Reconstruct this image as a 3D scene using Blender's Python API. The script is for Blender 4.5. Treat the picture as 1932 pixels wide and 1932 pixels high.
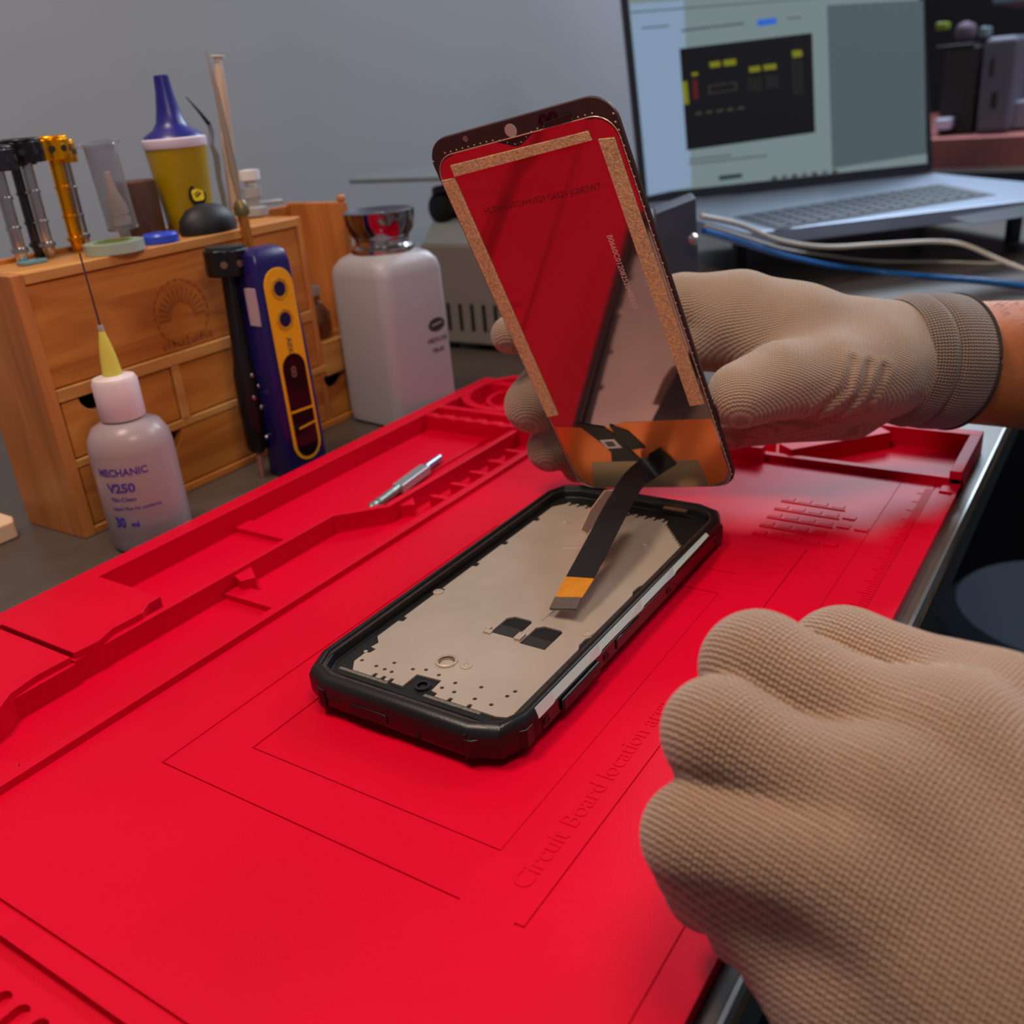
import bpy, bmesh, math, random
import numpy as np
from mathutils import Matrix, Vector
random.seed(7); rng = np.random.default_rng(7)
for o in list(bpy.data.objects): bpy.data.objects.remove(o)
SC = bpy.context.scene; COL = SC.collection
MM = 0.001
# ------------------------------------------------------------------ camera
FPX = 1787.6                                        # focal length in pixels of a 1932 px frame
RIGHT = np.array([0.54023095, -0.83770833, -0.07996941])
UP = np.array([0.38037439, 0.1583169, 0.91118115])
FWD = np.array([0.75064362, 0.52266657, -0.40417053])
CAMP = np.array([0., 0., 170.])                      # mm above the mat
cam_d = bpy.data.cameras.new('camera'); cam = bpy.data.objects.new('camera', cam_d); COL.objects.link(cam)
cam_d.sensor_width = 36; cam_d.lens = FPX / 1932 * 36; cam_d.clip_start = 0.005; cam_d.clip_end = 30
cam.matrix_world = Matrix(((RIGHT[0], UP[0], -FWD[0], 0), (RIGHT[1], UP[1], -FWD[1], 0), (RIGHT[2], UP[2], -FWD[2], .170), (0, 0, 0, 1)))
cam_d.dof.use_dof = True; cam_d.dof.focus_distance = 0.285; cam_d.dof.aperture_fstop = 15.5
SC.camera = cam
# ------------------------------------------------------------------ light
SC.view_settings.view_transform = 'Standard'; SC.view_settings.look = 'None'
SC.view_settings.gamma = 1; SC.view_settings.exposure = -0.12
SC.view_settings.use_curve_mapping = False
W = bpy.data.worlds.new('room_light'); SC.world = W; W.use_nodes = True
W.node_tree.nodes['Background'].inputs[0].default_value = (.50, .52, .60, 1)
W.node_tree.nodes['Background'].inputs[1].default_value = .29
def area(name, loc, target, sx, sy, power, col):
    L = bpy.data.lights.new(name, 'AREA'); L.shape = 'RECTANGLE'; L.size = sx; L.size_y = sy; L.energy = power; L.color = col
    o = bpy.data.objects.new(name, L); COL.objects.link(o); o.location = loc
    o.rotation_euler = (Vector(target) - Vector(loc)).to_track_quat('-Z', 'Y').to_euler(); return o
area('ceiling_lamp_warm', (0.06, 0.36, 0.85), (0.17, 0.14, 0), .22, .16, 5.2, (1, .80, .62))
area('desk_lamp_warm', (0.11, 0.02, 0.42), (0.15, 0.10, 0), .14, .10, 1.15, (1, .82, .66))
area('ceiling_tube_cool', (1.90, 0.36, 0.95), (0.36, 0.12, 0), .5, .5, 19.0, (.72, .86, 1))
area('far_fill_light', (1.9, -0.6, 1.5), (1.9, 0.2, 0), .8, .8, 22.0, (.85, .9, 1))  # added fill to brighten the far bench, stands for no known lamp
# ------------------------------------------------------------------ placing aids (all in mm)
def ray(x, y): return RIGHT * ((x - 966) / FPX) - UP * ((y - 966) / FPX) + FWD
def G(x, y, z=0.): d = ray(x, y); return CAMP + d * ((z - CAMP[2]) / d[2])       # on a level plane
def PY(x, y, Y): d = ray(x, y); return CAMP + d * (Y / d[1])
def PX(x, y, X): d = ray(x, y); return CAMP + d * (X / d[0])
def D(x, y, t): return CAMP + ray(x, y) * t
# ------------------------------------------------------------------ materials
def lin(c):
    return tuple(((v / 255) / 12.92 if v / 255 <= .04045 else ((v / 255 + .055) / 1.055) ** 2.4) for v in c) + (1,)
MATS = {}
def mat(name, col=(128, 128, 128), rough=.5, metal=0., noise=0., nscale=40., bump=0., bscale=200., trans=0., alpha=1., ior=1.45, emis=None, estr=0., spec=.5, sss=0., coat=0.):
    if name in MATS: return MATS[name]
    m = bpy.data.materials.new(name); m.use_nodes = True; nt = m.node_tree; b = nt.nodes['Principled BSDF']
    c = lin(col); b.inputs['Base Color'].default_value = c
    b.inputs['Roughness'].default_value = rough; b.inputs['Metallic'].default_value = metal
    b.inputs['IOR'].default_value = ior; b.inputs['Transmission Weight'].default_value = trans; b.inputs['Alpha'].default_value = alpha
    b.inputs['Specular IOR Level'].default_value = spec; b.inputs['Coat Weight'].default_value = coat
    if sss: b.inputs['Subsurface Weight'].default_value = sss; b.inputs['Subsurface Scale'].default_value = .004; b.inputs['Subsurface Radius'].default_value = (1, .5, .3)
    if emis: b.inputs['Emission Color'].default_value = lin(emis); b.inputs['Emission Strength'].default_value = estr
    tc = nt.nodes.new('ShaderNodeTexCoord')
    if noise:
        n = nt.nodes.new('ShaderNodeTexNoise'); n.inputs['Scale'].default_value = nscale; n.inputs['Detail'].default_value = 5
        nt.links.new(tc.outputs['Object'], n.inputs['Vector'])
        r = nt.nodes.new('ShaderNodeValToRGB'); r.color_ramp.elements[0].position = .3; r.color_ramp.elements[1].position = .7
        r.color_ramp.elements[0].color = tuple(v * (1 - noise) for v in c[:3]) + (1,)
        r.color_ramp.elements[1].color = tuple(min(1, v * (1 + noise)) for v in c[:3]) + (1,)
        nt.links.new(n.outputs['Fac'], r.inputs[0]); nt.links.new(r.outputs[0], b.inputs['Base Color'])
    if bump:
        n2 = nt.nodes.new('ShaderNodeTexNoise'); n2.inputs['Scale'].default_value = bscale; n2.inputs['Detail'].default_value = 4
        nt.links.new(tc.outputs['Object'], n2.inputs['Vector'])
        bp = nt.nodes.new('ShaderNodeBump'); bp.inputs['Strength'].default_value = bump; bp.inputs['Distance'].default_value = .0005
        nt.links.new(n2.outputs['Fac'], bp.inputs['Height']); nt.links.new(bp.outputs[0], b.inputs['Normal'])
    MATS[name] = m; return m
def wood(name, c1, c2, axis='X', scale=60., rough=.45):
    m = mat(name, c1, rough); nt = m.node_tree; b = nt.nodes['Principled BSDF']
    tc = nt.nodes.new('ShaderNodeTexCoord'); mp = nt.nodes.new('ShaderNodeMapping')
    s = {'X': (.12, 1, 1), 'Z': (1, 1, .12)}[axis]; mp.inputs['Scale'].default_value = tuple(v * scale for v in s)
    n = nt.nodes.new('ShaderNodeTexNoise'); n.inputs['Scale'].default_value = 1; n.inputs['Detail'].default_value = 6; n.inputs['Distortion'].default_value = 1.2
    r = nt.nodes.new('ShaderNodeValToRGB'); r.color_ramp.elements[0].position = .35; r.color_ramp.elements[1].position = .65
    r.color_ramp.elements[0].color = lin(c2); r.color_ramp.elements[1].color = lin(c1)
    nt.links.new(tc.outputs['Object'], mp.inputs[0]); nt.links.new(mp.outputs[0], n.inputs['Vector']); nt.links.new(n.outputs['Fac'], r.inputs[0]); nt.links.new(r.outputs[0], b.inputs['Base Color'])
    return m
# ------------------------------------------------------------------ mesh helpers
class MB:
    def __init__(s): s.v = []; s.f = []
    def add(s, vs, fs, T=None):
        k = len(s.v)
        for v in vs:
            v = Vector(v); s.v.append(tuple(T @ v) if T is not None else tuple(v))
        s.f += [tuple(i + k for i in f) for f in fs]; return s
    def prism(s, poly, z0, z1, T=None):
        n = len(poly); vs = [(x, y, z0) for x, y in poly] + [(x, y, z1) for x, y in poly]
        return s.add(vs, [tuple(range(n))[::-1], tuple(range(n, 2 * n))] + [(i, (i + 1) % n, (i + 1) % n + n, i + n) for i in range(n)], T)
    def box(s, x0, x1, y0, y1, z0, z1, T=None): return s.prism([(x0, y0), (x1, y0), (x1, y1), (x0, y1)], z0, z1, T)
    def lathe(s, prof, n=32, T=None, cap=True):
        vs = []; fs = []
        for r, z in prof:
            for i in range(n): a = 2 * math.pi * i / n; vs.append((r * math.cos(a), r * math.sin(a), z))
        for j in range(len(prof) - 1):
            for i in range(n): i2 = (i + 1) % n; fs.append((j * n + i, j * n + i2, (j + 1) * n + i2, (j + 1) * n + i))
        if cap:
            fs.append(tuple(range(n))[::-1]); fs.append(tuple(range((len(prof) - 1) * n, len(prof) * n)))
        return s.add(vs, fs, T)
    def cyl(s, a, b, r, r2=None, n=24):
        a = Vector(a); b = Vector(b); d = b - a; T = Matrix.Translation(a) @ d.to_track_quat('Z', 'Y').to_matrix().to_4x4()
        return s.lathe([(r, 0), (r if r2 is None else r2, d.length)], n, T)
    def loft(s, rings, cap0=True, cap1=True):
        n = len(rings[0]); vs = [tuple(p) for r in rings for p in r]; fs = []
        for j in range(len(rings) - 1):
            for i in range(n): i2 = (i + 1) % n; fs.append((j * n + i, j * n + i2, (j + 1) * n + i2, (j + 1) * n + i))
        if cap0: fs.append(tuple(range(n))[::-1])
        if cap1: fs.append(tuple(range((len(rings) - 1) * n, len(rings) * n)))
        return s.add(vs, fs)
    def tube(s, pts, r, n=12):
        pts = [Vector(p) for p in pts]; rings = []; ref = Vector((0, 0, 1)); m = len(pts)
        for i, p in enumerate(pts):
            t = (pts[min(i + 1, m - 1)] - pts[max(i - 1, 0)]).normalized()
            if abs(t.dot(ref)) > .95: ref = Vector((1, 0, 0))
            u = t.cross(ref).normalized(); w = t.cross(u); rr = r[i] if isinstance(r, (list, tuple)) else r
            rings.append([p + (u * math.cos(2 * math.pi * k / n) + w * math.sin(2 * math.pi * k / n)) * rr for k in range(n)])
        return s.loft(rings)
    def build(s, name, m, parent=None, bevel=0., smooth=False, seg=2, T=None):
        me = bpy.data.meshes.new(name)
        vs = [(T @ Vector(v)) if T is not None else Vector(v) for v in s.v]
        me.from_pydata([tuple(v * MM) for v in vs], [], s.f); me.update()
        bm = bmesh.new(); bm.from_mesh(me); bmesh.ops.recalc_face_normals(bm, faces=bm.faces); bm.to_mesh(me); bm.free()
        if m: me.materials.append(m)
        o = bpy.data.objects.new(name, me); COL.objects.link(o)
        if parent: o.parent = parent
        if smooth:
            for p in me.polygons: p.use_smooth = True
            md = o.modifiers.new('split', 'EDGE_SPLIT'); md.split_angle = math.radians(38)
        if bevel:
            md = o.modifiers.new('bevel', 'BEVEL'); md.width = bevel * MM; md.segments = seg; md.limit_method = 'ANGLE'; md.angle_limit = math.radians(35)
            for p in me.polygons: p.use_smooth = True
            md.harden_normals = True
        return o
def smoothpath(pts, n=12):
    pts = [Vector(p) for p in pts]; out = []; P = [pts[0] * 2 - pts[1]] + pts + [pts[-1] * 2 - pts[-2]]
    for i in range(1, len(P) - 2):
        for k in range(n):
            t = k / n; a, b, c, d = P[i - 1], P[i], P[i + 1], P[i + 2]
            out.append(.5 * ((2 * b) + (c - a) * t + (2 * a - 5 * b + 4 * c - d) * t * t + (3 * b - a - 3 * c + d) * t ** 3))
    out.append(pts[-1]); return out
def rrect(w, h, r, n=6, cx=0, cy=0):
    out = []
    for sx, sy, a0 in ((1, 1, 0), (-1, 1, 90), (-1, -1, 180), (1, -1, 270)):
        for k in range(n + 1):
            a = math.radians(a0 + 90 * k / n); out.append((cx + sx * (w / 2 - r) + r * math.cos(a), cy + sy * (h / 2 - r) + r * math.sin(a)))
    return out
def circle(x, y, r, n=10): return [(x + r * math.cos(2 * math.pi * k / n), y + r * math.sin(2 * math.pi * k / n)) for k in range(n)]
def holed(name, outlines, z0, z1, m, parent=None, T=None):
    """sheet with holes: first outline is the rim, the others are holes"""
    cu = bpy.data.curves.new(name, 'CURVE'); cu.dimensions = '2D'; cu.fill_mode = 'BOTH'; cu.extrude = (z1 - z0) / 2
    for ol in outlines:
        sp = cu.splines.new('POLY'); sp.points.add(len(ol) - 1); sp.use_cyclic_u = True
        for i, p in enumerate(ol): sp.points[i].co = (p[0], p[1], 0, 1)
    return curve_mesh(name, cu, m, parent, (T or Matrix.Identity(4)) @ Matrix.Translation((0, 0, (z0 + z1) / 2)))
def curve_mesh(name, cu, m, parent, T):
    t = bpy.data.objects.new('tmp', cu); COL.objects.link(t); bpy.context.view_layer.update()
    me = bpy.data.meshes.new_from_object(t.evaluated_get(bpy.context.evaluated_depsgraph_get())); bpy.data.objects.remove(t)
    me.transform(Matrix.Scale(MM, 4) @ T); me.materials.clear(); me.materials.append(m); me.name = name
    o = bpy.data.objects.new(name, me); COL.objects.link(o)
    if parent: o.parent = parent
    return o
def text(name, s, size, m, parent, T, ext=.05, sx=1., align='LEFT', bold=0., shear=0.):
    cu = bpy.data.curves.new(name, 'FONT'); cu.body = s; cu.size = size; cu.extrude = ext; cu.align_x = align; cu.offset = bold; cu.shear = shear; cu.resolution_u = 3
    return curve_mesh(name, cu, m, parent, T @ Matrix.Diagonal((sx, 1, 1, 1)))
def empty(name, label=None, cat=None, loc=(0, 0, 0), rz=0., group=None):
    o = bpy.data.objects.new(name, None); COL.objects.link(o); o.location = Vector(loc) * MM; o.rotation_euler = (0, 0, rz); o.empty_display_size = .01
    tag(o, label, cat, group); return o
def tag(o, label=None, cat=None, group=None, kind=None):
    if label: o['label'] = label
    if cat: o['category'] = cat
    if group: o['group'] = group
    if kind: o['kind'] = kind
    return o
def frame(o, x, y, z=None):
    x = Vector(x).normalized(); y = Vector(y); z = x.cross(y).normalized(); y = z.cross(x)
    return Matrix(((x[0], y[0], z[0], o[0]), (x[1], y[1], z[1], o[1]), (x[2], y[2], z[2], o[2]), (0, 0, 0, 1)))
Tr = lambda x, y, z: Matrix.Translation((x, y, z))
Rz = lambda a: Matrix.Rotation(math.radians(a), 4, 'Z'); Rx = lambda a: Matrix.Rotation(math.radians(a), 4, 'X'); Ry = lambda a: Matrix.Rotation(math.radians(a), 4, 'Y')
TZ = -4.0        # table surface
# ================================================================== SETTING
m_wall = mat('painted_wall', (150, 152, 158), .75, noise=.04, nscale=3, bump=.15, bscale=25)
tag(MB().box(-900, 1500, 620, 660, -800, 1900).build('wall_back', m_wall), kind='structure')
m_dark = mat('dark_room', (26, 25, 30), .8, noise=.25, nscale=2)
tag(MB().box(3400, 3440, -1500, 2600, -800, 1900).build('wall_right', m_dark), kind='structure')
tag(MB().box(-900, 3400, -1500, 2600, -790, -760).build('floor', mat('dark_floor', (24, 24, 28), .5, noise=.2, nscale=2)), kind='structure')
# workbench
m_top = mat('bench_laminate', (76, 66, 60), .38, noise=.10, nscale=60, bump=.1, bscale=300)
m_edge = mat('bench_core', (120, 95, 66), .6, noise=.35, nscale=90, bump=.3, bscale=900)
wb = empty('workbench', 'dark grey laminate workbench the red mat and tools stand on', 'workbench', (600, 330, -760))
def wbT(o): o.matrix_parent_inverse = Matrix.Translation((-.6, -.33, .76)); return o
wbT(MB().box(-220, 1480, 49, 618, TZ - 3, TZ).build('worktop', m_top, wb))
e = wbT(MB().box(-220, 1480, 49.5, 617, TZ - 16, TZ - 3.05).build('worktop_core', m_edge, wb)); tag(e, 'worn brown chipboard edge of the worktop')
wbT(MB().box(-220, 1480, 47.8, 49.4, TZ - 5, TZ - .3).build('edge_trim', mat('trim_metal', (150, 150, 148), .35, .8), wb))
wbT(MB().box(-200, 1460, 56, 70, -64, TZ - 16.1).build('apron', mat('apron_black', (22, 22, 24), .5), wb))
for x in (-180, 1440):
    for y in (60, 560): wbT(MB().box(x, x + 40, y, y + 40, -760, -16.2 + TZ).build('leg', MATS['apron_black'], wb))
# ================================================================== SILICONE MAT
m_red = mat('red_silicone', (194, 0, 36), .42, bump=.12, bscale=1500, spec=.13, noise=.03, nscale=25)
sm = MB()
sm.box(-60, 470, 53, 340, -4, -3)                                   # base skin
def pads(mb, xs, ys, zf, z0=-3.):
    """terraced surface: cells of constant height with upright faces between them"""
    nx, ny = len(xs) - 1, len(ys) - 1; Z = [[zf((xs[i] + xs[i + 1]) / 2, (ys[j] + ys[j + 1]) / 2) for j in range(ny)] for i in range(nx)]
    for i in range(nx):
        for j in range(ny):
            a, b, c, d, z = xs[i], xs[i + 1], ys[j], ys[j + 1], Z[i][j]
            mb.add([(a, c, z), (b, c, z), (b, d, z), (a, d, z)], [(0, 1, 2, 3)])
            zr = Z[i + 1][j] if i + 1 < nx else z0; zu = Z[i][j + 1] if j + 1 < ny else z0
            if zr != z: mb.add([(b, c, z), (b, d, z), (b, d, zr), (b, c, zr)], [(0, 1, 2, 3)])
            if zu != z: mb.add([(a, d, z), (b, d, z), (b, d, zu), (a, d, zu)], [(0, 1, 2, 3)])
            if i == 0 and z != z0: mb.add([(a, c, z), (a, d, z), (a, d, z0), (a, c, z0)], [(0, 1, 2, 3)])
            if j == 0 and z != z0: mb.add([(a, c, z), (b, c, z), (b, c, z0), (a, c, z0)], [(0, 1, 2, 3)])
def workz(x, y):
    z = 0.
    if 124.3 < x < 301 and 111 < y < 218.5: z = -.35
    if 142 < x < 285 and 111 < y < 199.5: z = -.75
    if 124.3 < x < 125 and 111 < y < 218.5: z = -1.0
    if 142 < x < 142.7 and 111 < y < 199.5: z = -1.5
    if 142 < x < 285 and 111 < y < 111.7: z = -1.3
    if 124.3 < x < 330 and 93 < y < 93.7: z = -.5
    if 124.3 < x < 125 and 93 < y < 96: z = -.5
    if 69.6 < x < 70.6: z = -1.1
    if 62.0 < y < 62.7 and x > 100: z = -.5
    if x > 240 and 76 < y < 76.5: z = -.35
    if 53 <= y < 54.6: z = .6
    return z
pads(sm, [64, 69.6, 70.6, 100, 124.3, 125, 142, 142.7, 240, 285, 301, 330, 414], [53, 54.6, 62, 62.7, 76, 76.5, 93, 93.7, 96, 111, 111.7, 199.5, 218.5, 249], workz)
sm.box(-60, 414, 249, 253, -4, 2.6)                                 # front rim of the tool tray
sm.box(-60, 470, 330, 339, -4, 8)                                   # back rim
sm.box(142, 272, 285, 288, -4, 5.6)                                 # wall between the two troughs
sm.prism([(271, 285), (289, 268), (291, 271), (272, 288)], -4, 5.6)
sm.box(289, 397, 268, 271.3, -4, 5.6)
sm.prism([(296, 268), (300, 262), (306, 268)], -4, 3.2)
sm.prism([(213, 285), (222, 285), (216, 276), (211, 279)], -4, 3.8); sm.box(206, 214, 253, 284, -4, -.4)
sm.box(253, 262, 288, 330, -4, -.6); sm.box(262, 398, 288, 330, -4, -1.6)
# raised lids at the near end of the tray
sm.prism([(183.5, 330), (143, 330), (143, 285.5), (152, 284.5), (160, 287.5), (172, 287), (178, 291), (183.5, 291)], -4, 8.2)
sm.prism([(141.6, 331), (60, 331), (60, 284), (90, 279), (104, 277), (112, 279), (119, 284), (129, 286), (141.6, 285.5)], -4, 7.4)
sm.box(-60, 141.8, 284, 287, -4, 5)
sm.prism([(78, 253), (99, 253), (104, 258), (97, 277), (78, 277)], -4, .5)
# notches beside the front rim
for x in (312, 328, 344, 360, 376): sm.prism([(x, 253), (x + 3, 253), (x + 3, 262), (x + 1, 264), (x, 262)], -4, 2.2)
# far end of the tray
sm.box(397, 402, 253, 330, -4, 6.5); sm.box(402, 409, 253, 330, -4, 2)
for y in range(258, 328, 11): sm.box(396.9, 402.1, y, y + 6.5, 6.4, 7.1)
sm.box(409, 414, 139, 330, -4, 8)
# arched tab beyond the tray
for k in range(20):
    a0 = math.radians(-20 + 11 * k); a1 = a0 + math.radians(11.2)
    sm.prism([(452 + r * math.cos(a), 300 + r * math.sin(a)) for r, a in ((36, a0), (36, a1), (31, a1), (31, a0))], -4, 7.5)
    sm.prism([(452 + r * math.cos(a), 300 + r * math.sin(a)) for r, a in ((22, a0), (22, a1), (19, a1), (19, a0))], -4, 4)
# far strip with its compartments
sm.box(404, 420, 53, 60, -4, .9); sm.box(414, 418, 53, 249, -4, 3.2); sm.box(463, 470, 53, 340, -4, 6.5); sm.box(414, 463, 53, 58, -4, 6.5)
sm.prism([(418, 128), (424, 136), (463, 98), (457, 92)], -4, 5.6); sm.prism([(430, 250), (434, 250), (434, 140), (430, 140)], -4, 4)
mato = sm.build('silicone_mat', m_red, bevel=.35)
tag(mato, 'red silicone repair mat with tool troughs covering the bench', 'mat')
T = Matrix(((0, 0, 0, 0),) * 4)
textT = lambda x, y, z, a=0: Tr(x, y, z) @ Rz(a)
text('embossed_text', 'Circuit Board location area', 7.4, m_red, mato, textT(134, 98.5, -.02), .22, 1.0)
holed('pocket_plate', [[(-60, 53.5), (60.6, 53.5), (60.6, 248.8), (-60, 248.8)]] + [rrect(40, 4.4, 2.1, 4, 36.5, 239 - 6.9 * k) for k in range(26)], -3.02, -.9, m_red, mato)
rl = MB()
for k in range(0, 84): rl.box(248 + k * 1.9, 248.35 + k * 1.9, 63, 63 + (5 if k % 5 == 0 else 2.6), -.1, .22)
rl.build('ruler_ticks', m_red, mato)
ml = MB()
for r in range(5):
    for c in range(4 + (r * 7) % 3): ml.box(372 - r * 9, 375.5 - r * 9, 112 - c * 7, 117 - c * 7, -.1, .5)
    ml.box(370.5 - r * 9, 371.3 - r * 9, 90, 117, -.1, .5)
ml.build('embossed_marks', m_red, mato)
# ================================================================== RUGGED PHONE BODY
m_blk = mat('phone_black', (17, 16, 18), .34, bump=.12, bscale=2500, spec=.55)
m_side = mat('phone_side_gloss', (20, 17, 19), .16, spec=.6)
m_plate = mat('midframe_metal', (186, 170, 156), .34, .45, noise=.07, nscale=45, bump=.06, bscale=90)
m_pit = mat('pit_black', (12, 11, 12), .5)
m_silver = mat('bezel_mint_silver', (196, 214, 210), .28, .35)
ph = empty('rugged_phone', 'black rugged phone body lying open on the red mat, bare metal plate showing', 'phone', (248, 163.5, 0))
def oct_(w, h, c, z, n=2): return [(x, y, z) for x, y in rrect(w, h, c, n)]
L_, W_ = 167., 79.
rings = [oct_(L_ - 7, W_ - 6, 11, .3), oct_(L_ - 1.5, W_ - 1, 12, 2.4), oct_(L_, W_, 12.5, 4.5), oct_(L_, W_, 12.5, 9.6), oct_(L_ - 2, W_ - 1.6, 12, 11.6), oct_(L_ - 4.5, W_ - 3.2, 11.4, 12.4), oct_(L_ - 8, W_ - 5.6, 10.5, 12.5), oct_(L_ - 9, W_ - 6.6, 10, 11.4), oct_(L_ - 12, W_ - 8.4, 9, 11.2), oct_(L_ - 13, W_ - 9.4, 8.6, 8.3)]
fr = MB().loft(rings).build('bumper_frame', m_blk, ph, bevel=.25)
# inner gasket lip
holed('gasket', [rrect(L_ - 9.4, W_ - 6.9, 9.6, 6), rrect(L_ - 11.6, W_ - 8.6, 8.8, 6)], 11.2, 11.55, mat('gasket_brown', (64, 50, 42), .35, .3, noise=.3, nscale=500), ph)
# metal plate with its cut-outs: rim walked from the near-right corner
X0, X1, Y0, Y1 = -71, 74, -32.5, 31.5
rim = [(X0 + 3, Y0), (-30, Y0), (-28, Y0 + 1), (-24, Y0 + 1), (-22, Y0), (8, Y0), (10, Y0 + 1), (14, Y0 + .8), (16, Y0), (48, Y0)]
x = 48; y = Y0
for k in range(9): rim += [(x, y + k * 1.5), (x + 1.8, y + k * 1.5 + .2), (x + .3, y + k * 1.5 + .9), (x + 2.6, y + k * 1.5 + 1.1)]; x += 1.8
y = Y0 + 14; x = 68
while y < Y1 - 6: rim += [(x, y), (x - 2.2, y + .8), (x - 2.4, y + 1.7), (x + .6, y + 1.6), (x + .9, y + 2.8), (x - 1.2, y + 3.3)]; y += 3.9
rim += [(66, Y1 - 3), (62, Y1)]
for xx in (48, 24, 4, -18, -40): rim += [(xx + 2.2, Y1), (xx + 2, Y1 - 1.5), (xx - .6, Y1 - 1.8), (xx - 1, Y1)]
rim += [(-52, Y1), (-55, Y1 - 3), (-58, Y1 - 2.4), (-58.4, Y1 - 4.8), (-61, Y1 - 4.4), (-61.4, Y1 - 3), (X0 + 4, Y1 - 3), (X0, Y1 - 6), (X0, 22)]
for yy in (17, 13.5, 10.5): rim += [(X0, yy + 1), (X0 + 1.8, yy + .8), (X0 + 1.8, yy - .4), (X0, yy - .6)]
rim += [(X0, 5.5), (X0 + 7, 5.4), (X0 + 7.6, -3.6), (X0 + 2, -4), (X0 + 1.6, -6.5), (X0, -6.6)]
for yy in (-12, -19): rim += [(X0, yy + 1), (X0 + 1.6, yy + .8), (X0 + 1.6, yy - .4), (X0, yy - .6)]
rim += [(X0, Y0 + 4), (X0 + 1, Y0 + 1)]
holes = []
for px, py in ((690, 1229), (683, 1246), (744, 1251), (710, 1257), (726, 1263), (739, 1268), (779, 1263), (804, 1264), (828, 1274), (859, 1289), (834, 1298), (857, 1306), (908, 1297), (896, 1319), (927, 1330), (957, 1314), (972, 1305)):
    g = G(px, py, 9); cx, cy = g[0] - 248, g[1] - 163.5
    if X0 + 1.2 < cx < X1 and Y0 + 1.2 < cy < Y1 - 1.2: holes.append(circle(cx, cy, .72, 7))
def win(x0, x1, y0, y1): return [(x0, y0), (x1 - 1.2, y0), (x1, y0 + 1.2), (x1, y1 - 2), (x1 - 2, y1), (x0, y1)]
holes += [win(-33.5, -21.6, -10.8, -1.4), win(-35.2, -22.8, -23.2, -13.6), circle(-54.5, 1, 2.6, 20)]
holed('midframe_plate', [rim] + holes, 8.5, 9.1, m_plate, ph)
d = MB(); d.prism(rrect(148, 67, 6), 8.32, 8.45)
d.build('battery_well', m_pit, ph)
mb = MB(); mb.box(-32.8, -27.5, -10.6, -1.8, 8.45, 8.75); mb.box(-34.6, -29.5, -23, -14.2, 8.45, 8.75); mb.build('connector_socket', mat('socket_dark', (40, 38, 37), .4), ph)
mb = MB(); mb.box(-34.5, -30.5, -13.4, -11, 9.1, 10.2); mb.box(-35, -33, -2.2, .6, 9.1, 9.9); mb.cyl((-32, .2, 9.1), (-32, .2, 10.1), 1.1); mb.build('grounding_clip', m_plate, ph, bevel=.2)
mb = MB(); mb.lathe([(2.6, 0), (3.5, 0), (3.5, .7), (2.9, .9), (2.6, .5)], 28, Tr(-54.5, 1, 9.1), cap=False); mb.lathe([(2.5, 0), (2.2, .3)], 20, Tr(-54.5, 1, 8.4)); mb.build('screw_boss', m_plate, ph, smooth=True)
for px, py in ((1217, 1030), (1064, 987), (1108, 1195), (880, 1256), (827, 1117)):
    g = G(px, py, 9.2); s = MB().lathe([(1.9, 0), (1.9, .35), (1.5, .5), (.9, .45), (.7, .15), (0.05, .12)], 20, Tr(g[0] - 248, g[1] - 163.5, 9.1))
    s.build('screw', m_plate, ph, smooth=True)
mb = MB(); mb.tube([(-20, -13, 9.15), (-8, -13.6, 9.2), (-4, -13, 9.15)], .25, 6)
mb.tube([(10, -18, 9.1), (-18, -26, 9.1)], .18, 6); mb.tube([(30, 8, 9.1), (33, 1, 9.1), (22, -3, 9.1)], .2, 6); mb.build('wire_groove', m_plate, ph)
# near end: camera ring, speaker mesh, slots
mb = MB(); mb.lathe([(1.6, 0), (2.5, 0), (2.5, 1), (1.6, 1)], 24, Tr(-68.2, 0, 8.4), cap=False); mb.lathe([(1.4, 0), (.6, .5)], 20, Tr(-68.2, 0, 8.4)); mb.build('camera_ring', mat('ring_black', (30, 30, 32), .2), ph, smooth=True)
mb = MB(); mb.box(-75.4, -74.2, 8, 27, 11.2, 11.8); mb.box(-75.4, -74.2, -26, -6, 11.2, 11.8); mb.build('adhesive_strip', mat('adhesive_grey', (92, 88, 80), .6, noise=.3, nscale=900), ph)
mb = MB(); mb.box(73.5, 75.2, -24, -14, 11.2, 11.9); mb.build('ear_speaker', mat('speaker_gold', (196, 158, 118), .3, .9), ph)
# silver rail along the right side with its ragged lower edge
xs = [-66, -58, -57, -38, -30, -28, -10, 0, 2, 18, 26, 28, 44, 58]; lo = [8.9, 8.9, 9.5, 9.5, 9.0, 9.9, 9.8, 9.2, 10, 10, 9.6, 10.4, 10.6, 11]
mb = MB()
for i in range(len(xs) - 1):
    a, b = xs[i], xs[i + 1]; za, zb = lo[i], lo[i + 1]
    q = [(a, -39.95, za), (b, -39.95, zb), (b, -38.75, 12.0), (a, -38.75, 12.0)]; k = len(mb.v)
    mb.add(q + [(p[0], p[1] + .5, p[2] - .3) for p in q], [(0, 1, 2, 3), (7, 6, 5, 4), (0, 4, 5, 1), (2, 6, 7, 3), (0, 3, 7, 4), (1, 5, 6, 2)])
tag(mb.build('side_rail', m_silver, ph), 'thin pale silver rail along the right edge')
mb = MB(); mb.box(-64, 72, -39.72, -39.3, 3.4, 8.7); mb.build('side_panel', m_side, ph, bevel=.15)
mb = MB(); mb.box(-54, -31, -40.9, -39.5, 3.3, 7.8); mb.build('power_button', m_blk, ph, bevel=.7)
mb = MB(); mb.box(-19, -2, -40.2, -39.5, 4.6, 8.2); mb.build('volume_button', m_side, ph, bevel=.5)
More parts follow.
